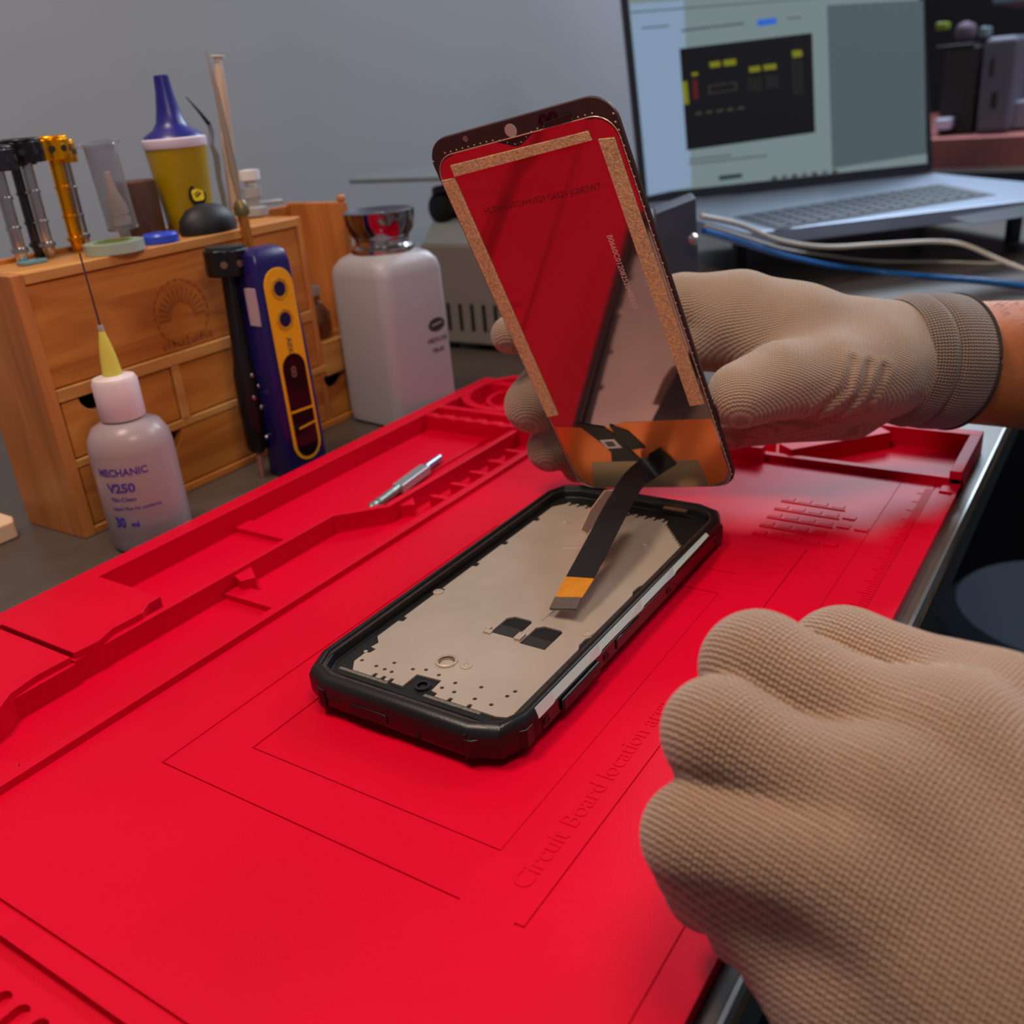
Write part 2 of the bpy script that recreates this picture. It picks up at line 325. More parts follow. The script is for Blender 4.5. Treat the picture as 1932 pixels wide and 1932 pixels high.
for x in (-62, -25.5, 21.5, 66):
    T2 = Tr(x, -39.7, 5.8) @ Rx(90); MB().lathe([(1.7, 0), (1.7, .25), (1.2, .3), (.9, .1), (.05, .1)], 20, T2).build('side_screw', mat('screw_dark', (60, 52, 52), .25, .9), ph, smooth=True)
# near end face: port flap and bumper grooves
mb = MB(); mb.prism(rrect(15, 3.6, 1.2, 4), 0, .5, Tr(-83.4, 9, 6) @ Ry(-90) @ Rz(90)); mb.build('port_flap', m_blk, ph, bevel=.2)
for q in ((20, 29, 6.6, 7.1), (-10, -8.5, 3.5, 5.2), (-27, -26.2, 1.5, 10.6)): MB().box(-83.7, -83.2, *q).build('bumper_groove', m_pit, ph)
# faceted corner guards
for sx in (-1, 1):
    for sy in (-1, 1):
        mb = MB(); q = [(83.9, 26), (83.9, 28.5), (72.5, 39.9), (69, 39.9), (69, 38.8), (72, 38.8), (82.6, 28), (82.6, 26)]
        mb.prism([(sx * a, sy * b) for a, b in q], 3, 9.2); mb.build('corner_guard', m_blk, ph, bevel=.35)
# ================================================================== HELD DISPLAY
SO = np.array([326.7, 191.6, 11.3]); SX = np.array([.0143, -.987, .1599]); SY = np.array([-.3397, .1457, .9292]); SN = np.array([-.9404, -.0676, -.3332])
SX /= np.linalg.norm(SX); SY -= SY @ SX * SX; SY /= np.linalg.norm(SY); SN = np.cross(SX, SY)
sc = bpy.data.objects.new('phone_display', None); COL.objects.link(sc); sc.empty_display_size = .01
sc.matrix_world = Matrix([[SX[i], SY[i], SN[i], SO[i] * MM] for i in range(3)] + [[0, 0, 0, 1]])
tag(sc, 'removed phone display panel held upright in a gloved hand, mirror back showing', 'phone display')
SM = Matrix([[SX[i], SY[i], SN[i], SO[i]] for i in range(3)] + [[0, 0, 0, 1]]); SMI = SM.inverted()
def scr(px, py):
    d = ray(px, py); t = ((SO - CAMP) @ SN) / (d @ SN); q = CAMP + d * t - SO; return (float(q @ SX), float(q @ SY))
DW, DH = 72.4, 156.
m_bez = mat('display_bezel', (62, 48, 48), .35, spec=.15)
m_mir = mat('polariser_film', (160, 132, 138), .07, .95)
MB().prism(rrect(DW, DH, 9, 8, DW / 2, DH / 2), -2.0, -.5).build('cover_glass', m_bez, sc, bevel=.35)
yt = lambda x: 150.3 - 3.2 * math.exp(-((x - 35.6) / 5.0) ** 2)
mir = [(x, y) for x, y in rrect(DW - 3.4, 148.8, 7.5, 8, DW / 2, .8 + 74.4) if y < 146 or x > 60 or x < 12]
top = [(x, yt(x)) for x in np.linspace(60, 12, 40)]
mir2 = [p for p in mir if p[0] >= DW / 2 and p[1] > 74] + top + [p for p in mir if p[0] < DW / 2 and p[1] > 74] + [p for p in mir if p[1] <= 74]
MB().prism(mir2, -.5, 0).build('mirror_film', m_mir, sc)
m_foam = mat('foam_tape', (206, 172, 126), .75, noise=.42, nscale=1400, bump=.6, bscale=2200)
for nm, q in (('foam_tape', [(7.4, 146.6), (61.4, 146.3), (61.6, 143.4), (7.2, 142.7)]), ('foam_tape', [(63.9, 143.1), (69.2, 142.4), (69.7, 40.8), (64.0, 40.2)]), ('foam_tape', [(1.2, 142.4), (6.7, 142.1), (6.4, 39.9), (1.0, 39.2)])):
    MB().prism(q, 0, .45).build(nm, m_foam, sc)
m_cu = mat('copper_shield', (212, 116, 56), .28, .5, noise=.06, nscale=60)
MB().prism([(2.2, 33.6), (26, 31.8), (34, 34.2), (70.3, 33.6), (70.4, 9), (67.5, 3.4), (62, 1.2), (9, 1.2), (4.2, 4), (2.1, 9)], 0, .12).build('copper_shield', m_cu, sc)
m_foil = mat('grey_foil', (150, 134, 112), .4, .7, noise=.06, nscale=80, bump=.05, bscale=200)
MB().prism([(12.3, 14.8), (46, 14.6), (59.6, 14.4), (60.4, .9), (8.5, .9)], .12, .25).build('shield_foil', m_foil, sc)
m_flex = mat('flex_black', (20, 17, 19), .42, spec=.4)
P = lambda *a: [scr(*q) for q in a]
MB().prism(P((1086, 797), (1138, 805), (1166, 822), (1178, 838), (1212, 868), (1155, 869), (1154, 852), (1132, 832)), .25, .55).build('driver_flex', m_flex, sc)
MB().prism(P((1150, 800), (1185, 812), (1219, 843), (1190, 848), (1165, 825)), .25, .5).build('driver_flex', m_flex, sc)
lb = MB().prism(P((1132, 829), (1159, 827), (1175, 843), (1147, 845)), .56, .62).build('paper_label', mat('label_white', (214, 208, 196), .7), sc)
MB().prism(P((1141, 832), (1157, 831), (1164, 840), (1149, 841)), .62, .64).build('label_print', mat('label_grey', (90, 88, 86), .7), lb)
MB().prism(P((1025, 232), (1075, 213), (1079, 226), (1030, 240)), 0, .5).build('ribbon_pad', mat('pad_black', (30, 22, 24), .5), sc)
mb = MB()
for c in (47.6, 51.2): mb.lathe([(1.1, 0), (1.7, 0), (1.7, .25), (1.1, .25)], 18, Tr(c, 153.1, -.4), cap=False)
mb.build('sensor_ring', mat('ring_glossy', (12, 10, 12), .15), sc)
MB().lathe([(2.2, 0), (2.2, .12)], 28, Tr(34.8, 152.4, -.5)).build('camera_window', mat('window_grey', (178, 166, 160), .3), sc, smooth=True)
MB().lathe([(1.0, 0), (1.0, .12)], 20, Tr(17, 153.6, -.5)).build('sensor_window', mat('window_dim', (120, 100, 98), .3), sc, smooth=True)
# bright adhesive beads round the edge
mb = MB()
loop = rrect(DW - 2.6, 149.6, 8, 8, DW / 2, 75.4); mb.tube([(x, y, -.1) for x, y in loop + loop[:1]], .22, 6)
for k in range(58):
    y = 4 + k * 2.55; mb.lathe([(.01, -.2), (.42, 0), (.01, .34)], 8, Tr(71.25 + .15 * math.sin(k * 3.1), y, -.1))
    if k % 3 == 0: mb.lathe([(.01, -.2), (.3, 0), (.01, .28)], 8, Tr(1.1, y, -.1))
for k in range(24):
    x = 7 + k * 2.5; mb.lathe([(.01, -.2), (.34, 0), (.01, .3)], 8, Tr(x, yt(x) + .7, -.3))
mb.build('adhesive_beads', mat('adhesive_pale', (190, 150, 130), .3, .4), sc)
# printed characters
m_dk = mat('print_dark', (96, 10, 22), .6); m_lt = mat('print_pale', (206, 176, 170), .6)
text('printed_code', 'HLT065NTCW41023 G6521 JG082W7', 3.1, m_dk, sc, Tr(12.6, 127.4, .02), .02, .92)
text('printed_code', 'B0660C0120825204BEF67', 2.9, m_lt, sc, Tr(55.1, 111.6, .02) @ Rz(-90), .02, .92)
# ribbon cable hanging from the display into the phone
def ribbon(mb, pts, wds, th=.25, twist=None):
    rings = []
    for i, p in enumerate(pts):
        t = (pts[min(i + 1, len(pts) - 1)] - pts[max(i - 1, 0)]).normalized(); s = (wds[i][0]).normalized(); s = (s - t * s.dot(t)).normalized(); n = t.cross(s)
        h = wds[i][1] / 2; rings.append([p - s * h - n * th / 2, p + s * h - n * th / 2, p + s * h + n * th / 2, p - s * h + n * th / 2])
    mb.loft(rings)
def wl(px, py, off):                                    # point above the display back
    a, b = scr(px, py); q = SO + SX * a + SY * b + SN * off; return Vector(q)
ctrl = [wl(1262, 858, .7), wl(1228, 876, 2.2), Vector(G(1192, 912, 29)), Vector(G(1160, 965, 27)), Vector(G(1126, 1030, 22)), Vector(G(1094, 1090, 17.5))]
path = smoothpath(ctrl, 8)
s0 = (wl(1240, 890, 1) - wl(1215, 850, 1)).normalized(); s1 = Vector(G(1122, 1098, 18) - G(1066, 1076, 17.5)).normalized()
wd = [(s0.lerp(s1, min(1, i / 18)), 9.6 + 1.2 * min(1, i / 24)) for i in range(len(path))]
mb = MB(); ribbon(mb, path, wd); fx = mb.build('ribbon_cable', m_flex, sc, smooth=True); 
def relp(o): o.matrix_parent_inverse = sc.matrix_world.inverted(); return o
bpy.context.view_layer.update(); relp(fx)
a0 = path[-1]; a1 = Vector(G(1072, 1128, 14.8)); a2 = Vector(G(1062, 1150, 13.4)); s_end = wd[-1][0]
mb = MB(); ribbon(mb, [a0, (a0 + a1) / 2, a1], [(s_end, 11.0), (s_end, 10.6), (s_end, 9.8)]); gf = relp(mb.build('gold_contacts', mat('polyimide_gold', (206, 128, 26), .35, .35, noise=.1, nscale=300), sc)); tag(gf, 'golden end section of the ribbon cable')
mb = MB()
for k in range(-4, 5):
    s = (s_end - (a1 - a0).normalized() * s_end.dot((a1 - a0).normalized())).normalized() * (k * .95 + .6); nn = Vector(FWD) * -.22
    mb.tube([a0.lerp(a1, .18 if k > -2 else .5) + s + nn, a0.lerp(a1, .86) + s + nn], .09, 4)
mb.build('trace', mat('trace_gold', (236, 176, 70), .3, .6), gf).matrix_parent_inverse = Matrix.Identity(4)
bpy.context.view_layer.update(); gf.children[0].matrix_parent_inverse = gf.matrix_world.inverted()
mb = MB(); ribbon(mb, [a1, a2], [(s_end, 9.8), (s_end, 9.8)], 1.0); cn = relp(mb.build('plug', mat('plug_grey', (78, 66, 60), .5, noise=.2, nscale=900), sc, bevel=.2)); tag(cn, 'dark grey plug at the end of the ribbon cable')
# clear stiffener wing beside the cable
w = [G(1141, 926, 28.4), G(1157, 925, 28.8), G(1134, 972, 26), G(1108, 1008, 22.5), G(1096, 1000, 22.3), G(1112, 965, 25.6)]
mb = MB(); n0 = FWD * .25; mb.add([tuple(v) for v in w] + [tuple(v + n0) for v in w], [(0, 1, 2, 3, 4, 5), (11, 10, 9, 8, 7, 6)] + [(i, (i + 1) % 6, (i + 1) % 6 + 6, i + 6) for i in range(6)])
relp(mb.build('ground_tab', mat('tab_brown', (96, 74, 66), .35, .2), sc)); mb = MB(); mb.tube([w[1], w[0], w[5], w[4], w[3]], .28, 6); relp(mb.build('tab_edge', mat('tab_edge_gold', (214, 180, 150), .3, .6), sc))
# ================================================================== GLOVED HANDS (signed-distance surfaces meshed with surface nets)
def capsd(P, a, b, ra, rb):
    ab = b - a; t = np.clip(((P - a) @ ab) / (ab @ ab), 0, 1); return np.linalg.norm(P - a - t[..., None] * ab, axis=-1) - (ra + (rb - ra) * t), t
def smin(a, b, k):
    h = np.clip(.5 + .5 * (b - a) / k, 0, 1); return b + (a - b) * h - k * h * (1 - h)
def surfnet(fn, lo, hi, h):
    lo = np.array(lo, float); n = np.ceil((np.array(hi) - lo) / h).astype(int) + 1
    ax = [lo[i] + h * np.arange(n[i]) for i in range(3)]
    Fv = np.empty(n, np.float32)
    for i in range(0, n[0], 8):
        Xg = np.stack(np.meshgrid(ax[0][i:i + 8], ax[1], ax[2], indexing='ij'), -1); Fv[i:i + 8] = fn(Xg)
    I = Fv < 0; c = n - 1; s = np.zeros(c, int); acc = np.zeros(tuple(c) + (3,)); cnt = np.zeros(c)
    corner = [(i, j, k) for i in (0, 1) for j in (0, 1) for k in (0, 1)]
    def sl(o): return tuple(slice(o[d], o[d] + c[d]) for d in range(3))
    for o in corner: s += I[sl(o)]
    for d in range(3):
        for o in corner:
            if o[d]: continue
            p = list(o); p[d] = 1; A, B = Fv[sl(o)], Fv[sl(p)]; m = (A < 0) != (B < 0); t = np.where(m, A / np.where(m, A - B, 1), 0)
            v = np.zeros(tuple(c) + (3,)); v[...] = o; v[..., d] += t; acc += np.where(m[..., None], v, 0); cnt += m
    act = (s > 0) & (s < 8); idx = -np.ones(c, int); idx[act] = np.arange(act.sum())
    g = np.argwhere(act); V = lo + h * (g + acc[act] / cnt[act][:, None]); Q = []
    for d in range(3):
        u, w = (d + 1) % 3, (d + 2) % 3; o1 = np.zeros(3, int); o1[d] = 1
        A = I[:-1 if d == 0 else None, :-1 if d == 1 else None, :-1 if d == 2 else None]; B = I[1 if d == 0 else None:, 1 if d == 1 else None:, 1 if d == 2 else None:]
        e = np.argwhere(A != B); e = e[(e[:, u] > 0) & (e[:, w] > 0) & (e[:, u] < c[u]) & (e[:, w] < c[w])]
        fl = A[tuple(e.T)]; du = np.zeros(3, int); du[u] = 1; dw = np.zeros(3, int); dw[w] = 1
        q = np.stack([idx[tuple((e - du - dw).T)], idx[tuple((e - dw).T)], idx[tuple(e.T)], idx[tuple((e - du).T)]], 1)
        q[~fl] = q[~fl][:, ::-1]; Q.append(q)
    return V, np.concatenate(Q)
class Hand:
    """chains of tapered bones; u runs along each finger, w across the hand"""
    def __init__(s, across): s.ch = []; s.across = np.array(across) / np.linalg.norm(across); s.extra = []
    def chain(s, pts, u0=0., k=3.): s.ch.append(([D(*p[:3]) for p in pts], [p[3] for p in pts], u0, k))
    def field(s, P, kk=3.5):
        d = None
        for pts, r, u0, k in s.ch:
            dc = None
            for i in range(len(pts) - 1):
                q, _ = capsd(P, pts[i], pts[i + 1], r[i], r[i + 1]); dc = q if dc is None else smin(dc, q, 1.6)
            d = dc if d is None else smin(d, dc, k)
        for a, b, ra, rb, k in s.extra: d = smin(d, capsd(P, a, b, ra, rb)[0], k)
        return d
    def coords(s, V):
        """rows follow the back of the hand and wrap over the knuckles"""
        a, n = s.axis, s.normal; w = np.cross(n, a); c = V.mean(0)
        return (V - c) @ a - s.wrap * ((V - c) @ n), (V - c) @ w
def knit(name, c_hi, c_lo, pitch, rib=0.):
    m = bpy.data.materials.new(name); m.use_nodes = True; nt = m.node_tree; b = nt.nodes['Principled BSDF']; N = nt.nodes.new; L = nt.links.new
    b.inputs['Roughness'].default_value = .85; b.inputs['Specular IOR Level'].default_value = .2; b.inputs['Sheen Weight'].default_value = .35; b.inputs['Sheen Roughness'].default_value = .5
    at = N('ShaderNodeAttribute'); at.attribute_name = 'knit'; sp = N('ShaderNodeSeparateXYZ'); L(at.outputs['Vector'], sp.inputs[0])
    def mth(op, a, bb=None, cc=None):
        n = N('ShaderNodeMath'); n.operation = op
        for i, v in enumerate((a, bb, cc)):
            if v is None: continue
            if isinstance(v, (int, float)): n.inputs[i].default_value = v
            else: L(v, n.inputs[i])
        return n.outputs[0]
    nz = N('ShaderNodeTexNoise'); nz.inputs['Scale'].default_value = 160; tc = N('ShaderNodeTexCoord'); L(tc.outputs['Object'], nz.inputs['Vector'])
    off = mth('MULTIPLY', mth('SUBTRACT', nz.outputs['Fac'], .5), .7)
    u = mth('ADD', mth('MULTIPLY', sp.outputs[0], 2 * math.pi / pitch), off); w = mth('ADD', mth('MULTIPLY', sp.outputs[1], 2 * math.pi / (pitch * 1.12)), off)
    su = mth('SINE', u); sw = mth('SINE', mth('ADD', w, mth('MULTIPLY', mth('SINE', mth('MULTIPLY', u, .5)), .5)))
    h = mth('ADD', mth('MULTIPLY', mth('MULTIPLY', mth('ADD', su, 1.0), mth('ADD', sw, 1.0)), .25), mth('MULTIPLY', sw, .12))     # 1 on stitches, 0 in the gaps
    rp = N('ShaderNodeValToRGB'); rp.color_ramp.elements[0].position = .02; rp.color_ramp.elements[1].position = .42
    rp.color_ramp.elements[0].color = lin(c_lo); rp.color_ramp.elements[1].color = lin(c_hi); L(h, rp.inputs[0])
    big = N('ShaderNodeTexNoise'); big.inputs['Scale'].default_value = 28; big.inputs['Detail'].default_value = 3; L(tc.outputs['Object'], big.inputs['Vector'])
    mx = N('ShaderNodeMix'); mx.data_type = 'RGBA'; mx.blend_type = 'MULTIPLY'; mx.inputs[0].default_value = .5; L(rp.outputs[0], mx.inputs[6])
    r2 = N('ShaderNodeValToRGB'); r2.color_ramp.elements[0].position = .35; r2.color_ramp.elements[1].position = .65; r2.color_ramp.elements[0].color = (.78, .76, .74, 1); r2.color_ramp.elements[1].color = (1, 1, 1, 1)
    L(big.outputs['Fac'], r2.inputs[0]); L(r2.outputs[0], mx.inputs[7]); L(mx.outputs[2], b.inputs['Base Color'])
    bp = N('ShaderNodeBump'); bp.inputs['Strength'].default_value = .8; bp.inputs['Distance'].default_value = .0004; L(h, bp.inputs['Height']); L(bp.outputs[0], b.inputs['Normal'])
    return m
def npmesh(name, V, Q, m, parent, kn=None):
    me = bpy.data.meshes.new(name); me.vertices.add(len(V)); me.vertices.foreach_set('co', (V * MM).astype(np.float32).ravel())
    me.loops.add(len(Q) * 4); me.loops.foreach_set('vertex_index', Q.astype(np.int32).ravel()); me.polygons.add(len(Q))
    me.polygons.foreach_set('loop_start', np.arange(0, len(Q) * 4, 4, dtype=np.int32)); me.polygons.foreach_set('use_smooth', np.ones(len(Q), bool)); me.update(calc_edges=True); me.validate()
    if kn is not None:
        a = me.attributes.new('knit', 'FLOAT_VECTOR', 'POINT'); a.data.foreach_set('vector', np.stack([kn[0], kn[1], 0 * kn[0]], 1).astype(np.float32).ravel())
    me.materials.append(m); o = bpy.data.objects.new(name, me); COL.objects.link(o); o.parent = parent
    md = o.modifiers.new('smooth', 'SMOOTH'); md.factor = .5; md.iterations = 4
    return o
person = empty('person', 'person in grey beige knit work gloves, one fist near, one hand gripping the display', 'person', (0, 0, 0))
m_knit = knit('glove_knit_near', (180, 149, 124), (92, 62, 46), .98)
m_knit2 = knit('glove_knit_far', (176, 150, 130), (134, 108, 90), .82)
# ---- near left fist
ac = D(1300, 1590, 168) - D(1600, 1190, 190)
nh = Hand(ac)
nh.chain([(1590, 1630, 164, 12.0), (1450, 1606, 166, 10.0), (1314, 1578, 172, 9.9), (1338, 1668, 189, 9.0), (1420, 1700, 190, 8.5)], 0, 1.0)
nh.chain([(1690, 1510, 167, 12.4), (1510, 1462, 170, 9.8), (1356, 1384, 176, 10.5), (1370, 1490, 196, 9.2), (1470, 1540, 197, 9)], 0, 1.0)
nh.chain([(1790, 1410, 172, 12.6), (1610, 1345, 179, 10.4), (1431, 1262, 188, 11.5), (1440, 1390, 208, 9.8), (1540, 1440, 208, 9)], 0, 1.0)
nh.chain([(1880, 1375, 182, 13.4), (1770, 1318, 190, 12.0), (1592, 1254, 202, 12.3), (1560, 1370, 218, 10), (1640, 1440, 218, 9.2)], 0, 1.0)
for a, b, ra, rb, k in (((1590, 1630, 164), (2060, 2180, 150), 12.4, 20, 7), ((1690, 1510, 167), (2150, 2020, 148), 13, 21, 7), ((1790, 1410, 172), (2240, 1850, 150), 13.4, 21, 7), ((1880, 1375, 182), (2330, 1690, 158), 14, 19, 7),
                        ((1366, 1640, 176), (1640, 1880, 168), 9.6, 15.5, 6), ((1640, 1880, 168), (1900, 2200, 160), 15.5, 20, 8), ((1700, 1650, 172), (2100, 2050, 158), 16, 26, 10), ((1560, 1600, 186), (1900, 1800, 180), 14, 18, 8),
                        ((2000, 1700, 190), (1780, 1480, 204), 13, 12, 6), ((1780, 1480, 204), (1620, 1430, 224), 12, 10, 5), ((1620, 1430, 224), (1530, 1520, 222), 10, 9, 4)):
    nh.extra.append((D(*a), D(*b), ra, rb, k))
for q in ((1385, 1770, 177), (1448, 1830, 175), (1506, 1900, 173)): nh.extra.append((D(*q), D(q[0] + 40, q[1] + 10, q[2]), 4.6, 4.6, 2))
def metacoords(V, hand, a, b):
    u, w = hand.coords(V); return u, w
def build_hand(hand, h, m, name, lo, hi):
    V, Q = surfnet(lambda P: hand.field(P), lo, hi, h); return npmesh(name, V, Q, m, person, hand.coords(V))
allp = np.array([p for c in nh.ch for p in c[0]] + [e[i] for e in nh.extra for i in (0, 1)])
def setaxes(h, p_from, p_to, back, wrap=.5):
    h.wrap = wrap
    a = D(*p_to) - D(*p_from); a /= np.linalg.norm(a); n = np.array(back, float); n -= a * (n @ a); n /= np.linalg.norm(n); h.axis, h.normal = a, n
setaxes(nh, (1850, 1620, 160), (1400, 1350, 176), -FWD + UP * .35)
g1 = build_hand(nh, 1.0, m_knit, 'glove', allp.min(0) - 30, allp.max(0) + 30)
tag(g1, 'grey beige knit glove on the near closed fist')
# ---- far right hand holding the display
fh = Hand(D(1560, 800, 390) - D(1560, 560, 390))
fh.chain([(1500, 640, 390, 18), (1400, 578, 390, 14), (1290, 572, 396, 12.2), (1150, 590, 404, 11), (1010, 622, 406, 9.5), (962, 632, 402, 8.2)], 0, 4)
fh.chain([(1480, 660, 388, 20), (1400, 640, 394, 14), (1280, 645, 402, 12), (1150, 665, 410, 11.5), (1062, 690, 414, 11.8), (1004, 764, 414, 12.3)], 0, 3)
fh.chain([(1560, 735, 396, 18), (1440, 765, 402, 14), (1290, 780, 410, 11.5), (1150, 790, 420, 11), (1080, 805, 424, 11), (1038, 846, 424, 10.6)], 0, 3)
fh.chain([(1600, 760, 402, 16), (1440, 790, 408, 11), (1250, 830, 416, 9.5), (1130, 860, 426, 9), (1090, 880, 428, 7.5)], 0, 3)
setaxes(fh, (1720, 680, 392), (1300, 600, 388), -FWD + UP * .6, .12)
thumb = [(1650, 700, 376, 18), (1560, 708, 366, 16), (1470, 718, 358, 14.6), (1398, 745, 352, 12.6)]
fh.chain(thumb, 0, 1.3)
for a, b, ra, rb, k in (((1722, 682, 393), (1620, 676, 390), 25.2, 22.8, 7), ((1620, 676, 390), (1500, 640, 388), 22.5, 21.5, 7), ((1500, 640, 388), (1385, 606, 392), 21.5, 18, 6)): fh.extra.append((D(*a), D(*b), ra, rb, k))
# thumb is joined last so its edge stays crisp over the palm
def fieldF(P):
    d = None
    for pts, r, u0, k in fh.ch[:4]:
        dc = None
        for i in range(len(pts) - 1):
            q, _ = capsd(P, pts[i], pts[i + 1], r[i], r[i + 1]); dc = q if dc is None else smin(dc, q, 2)
        d = dc if d is None else smin(d, dc, 2.2)
    for a, b, ra, rb, k in fh.extra: d = smin(d, capsd(P, a, b, ra, rb)[0], k)
    pts, r = fh.ch[4][0], fh.ch[4][1]
    q = [capsd(P, pts[i], pts[i + 1], r[i], r[i + 1])[0] for i in range(3)]
    d = smin(d, smin(q[0], q[1], 3), 9); d = smin(d, smin(q[2], np.maximum(q[1], 0) + 1.2, 2), 1.6)
    flat = lambda v: v - (v @ FWD)[..., None] * FWD / (FWD @ FWD)
    Pf = flat(P); near = (P - D(1560, 720, 372)) @ FWD < 0                       # folds of the fabric at the thumb root
    for a, b, c, w in (((1588, 690), (1576, 742), (1530, 784), 1.0), ((1622, 694), (1606, 756), (1556, 800), 1.2), ((1656, 700), (1636, 766), (1584, 812), 1.0)):
        p = [flat(D(x, y, 362)[None])[0] for x, y in (a, b, c)]
        q = np.minimum(capsd(Pf, p[0], p[1], 0, 0)[0], capsd(Pf, p[1], p[2], 0, 0)[0]); d = d + np.where(near, w * np.exp(-q ** 2 / 1.6) - .5 * np.exp(-(q - 3.2) ** 2 / 2), 0)
    # the panel keeps the fingers behind it
    pl = -((P - SO) @ SN) - 2.4; inx = ((P - SO) @ SX > -1.5) & ((P - SO) @ SX < DW + .6) & ((P - SO) @ SY > -1) & ((P - SO) @ SY < DH)
    d = np.where(inx, np.maximum(d, -pl), d)
    return d
allp = np.array([p for c in fh.ch for p in c[0]] + [e[i] for e in fh.extra for i in (0, 1)])
V, Q = surfnet(fieldF, allp.min(0) - 28, allp.max(0) + 28, 1.1)
g2 = npmesh('glove', V, Q, m_knit2, person, fh.coords(V)); tag(g2, 'grey knit glove on the far hand gripping the display')
# ribbed cuff with folds and a dark hem
ax0, ax1 = D(1700, 680, 392), D(1812, 684, 402); axd = (ax1 - ax0) / np.linalg.norm(ax1 - ax0)
e1 = UP - axd * (UP @ axd); e1 /= np.linalg.norm(e1); e2 = np.cross(axd, e1)
def ringat(c, r1, r2, n=72, wob=0.): return [tuple(c + e1 * (r1 + wob * math.sin(9 * 2 * math.pi * k / n)) * math.cos(2 * math.pi * k / n) + e2 * r2 * math.sin(2 * math.pi * k / n)) for k in range(n)]
mk3 = mat('cuff_knit', (152, 126, 108), .85, noise=.25, nscale=700, bump=.6, bscale=1600, spec=.2)
# fine ribs along the cuff
prof = [(-6, 24.4), (-3, 25.8), (0, 26.8), (3, 27.4), (4.6, 27.3), (5.6, 26.7), (6.2, 26.4), (7, 26.9), (9, 27.7), (13, 28.1), (18, 28.3), (22, 28.2), (24.5, 27.9), (24.6, 26.4), (20, 25.4)]
mb = MB(); mb.loft([[tuple(np.array(p)) for p in ringat(ax0 + axd * z, r, r * .98, 180, 0)] for z, r in prof], False, False)
ck = []
for i, (z, r) in enumerate(prof):
    for k in range(180): ck.append((z, 2 * math.pi * k / 180 * 27))
cf = mb.build('cuff', knit('cuff_rib', (150, 130, 116), (70, 50, 42), 1.15), person, smooth=True)
at = cf.data.attributes.new('knit', 'FLOAT_VECTOR', 'POINT'); at.data.foreach_set('vector', [c for a in ck for c in (a[0], a[1], 0)])
mb = MB(); hp = ringat(ax0 + axd * 24.4, 27.8, 27.3, 72); mb.tube([Vector(p) for p in hp + hp[:2]], 1.0, 8); hem = mb.build('hem', mat('hem_dark', (40, 30, 30), .8), person, smooth=True)
bpy.context.view_layer.update(); cf.parent = g2; cf.matrix_parent_inverse = g2.matrix_world.inverted(); hem.parent = cf
# bare forearm: one tapered surface
sk = mat('skin', (172, 98, 54), .5, noise=.10, nscale=55, bump=.35, bscale=420, spec=.4, sss=.12)
ap = [D(1690, 682, 391), D(1812, 684, 402), D(1932, 688, 410), D(2100, 700, 424), D(2330, 730, 440)]; rr = [22, 25.6, 27.6, 31, 36]
rings = []
for i, (c, r) in enumerate(zip(ap, rr)): rings.append(ringat(c, r, r * .92, 48))
arm = MB().loft(rings).build('arm', sk, person, smooth=True); md = arm.modifiers.new('sub', 'SUBSURF'); md.levels = md.render_levels = 2
hb = MB(); hr = random.Random(3)
for k in range(150):
    a = hr.uniform(-1.4, 1.4); s = hr.uniform(.02, 1.); c = ap[1] + (ap[3] - ap[1]) * s; r = 25.6 + (31 - 25.6) * s
    nrm = e1 * math.cos(a) + (-e2) * math.sin(a) if True else e1
    if nrm @ FWD > .3: nrm = e1 * math.cos(a) + e2 * math.sin(a)
    p = c + nrm * r * .97; q = p + nrm * 1.1 + axd * hr.uniform(2, 4.5) + e1 * hr.uniform(-1.5, 1.5)
    hb.tube([p, (p + q) / 2 + nrm * .5, q], .07, 4)
hh = hb.build('arm_hair', mat('hair_dark', (40, 24, 18), .7), arm); hh['kind'] = 'stuff'
# ================================================================== WOODEN ORGANISER
m_w = wood('bamboo', (200, 126, 52), (160, 88, 30), 'X', 70); m_wl = wood('bamboo_light', (200, 142, 76), (174, 112, 50), 'X', 70); m_ws = wood('bamboo_side', (196, 122, 62), (160, 92, 42), 'Z', 50)
m_shade = mat('drawer_shade', (24, 14, 8), .8)
BX0, BX1, BY, BZ = 219., 428., 394.7, 117.
og = empty('wooden_organizer', 'bamboo desk organiser box with small notched drawers and a sunburst emblem', 'organizer', (BX0, BY, TZ))
def loc(o): return o
def ob(mb, name, m, bevel=.6, parent=None, **k):
    o = mb.build(name, m, parent or og, bevel=bevel, T=Tr(-BX0, -BY, -TZ), **k); return o
DP = 46.
ob(MB().box(BX0, BX0 + 6, BY, BY + DP, TZ, BZ), 'side_panel', m_ws); ob(MB().box(BX1 - 5, BX1, BY, BY + DP, TZ, BZ + 3), 'side_panel', m_ws)
ob(MB().box(386, 390, BY + 1, BY + DP - 4, TZ + 2, BZ), 'partition', m_ws)
ob(MB().box(BX0 + 6, BX1 - 5, BY + DP - 4, BY + DP, TZ, BZ + 2), 'back_panel', m_w)
ob(MB().box(BX0 + 6, 386, BY + .2, BY + DP - 4, BZ - 5, BZ - .2), 'top_panel', m_wl)
ob(MB().box(BX0 + 6, BX1 - 5, BY, BY + DP - 4, TZ, 0), 'bottom_panel', m_w)
ob(MB().box(BX0 + 6, 386, BY, BY + DP - 4, 60, 66), 'shelf_rail', m_wl); ob(MB().box(BX0 + 6, BX1 - 5, BY + .3, BY + DP - 4, 29, 33), 'shelf_rail', m_wl)
ob(MB().box(390, BX1 - 5, BY, BY + DP - 4, 26, 46), 'cubby_floor', m_wl); ob(MB().box(286, 291, BY, BY + DP - 4, 33, 60), 'divider', m_wl)
fp = ob(MB().box(BX0 + 6.3, 385.6, BY + 1.4, BY + 8, 66.4, BZ - 5.2), 'front_panel', m_w)
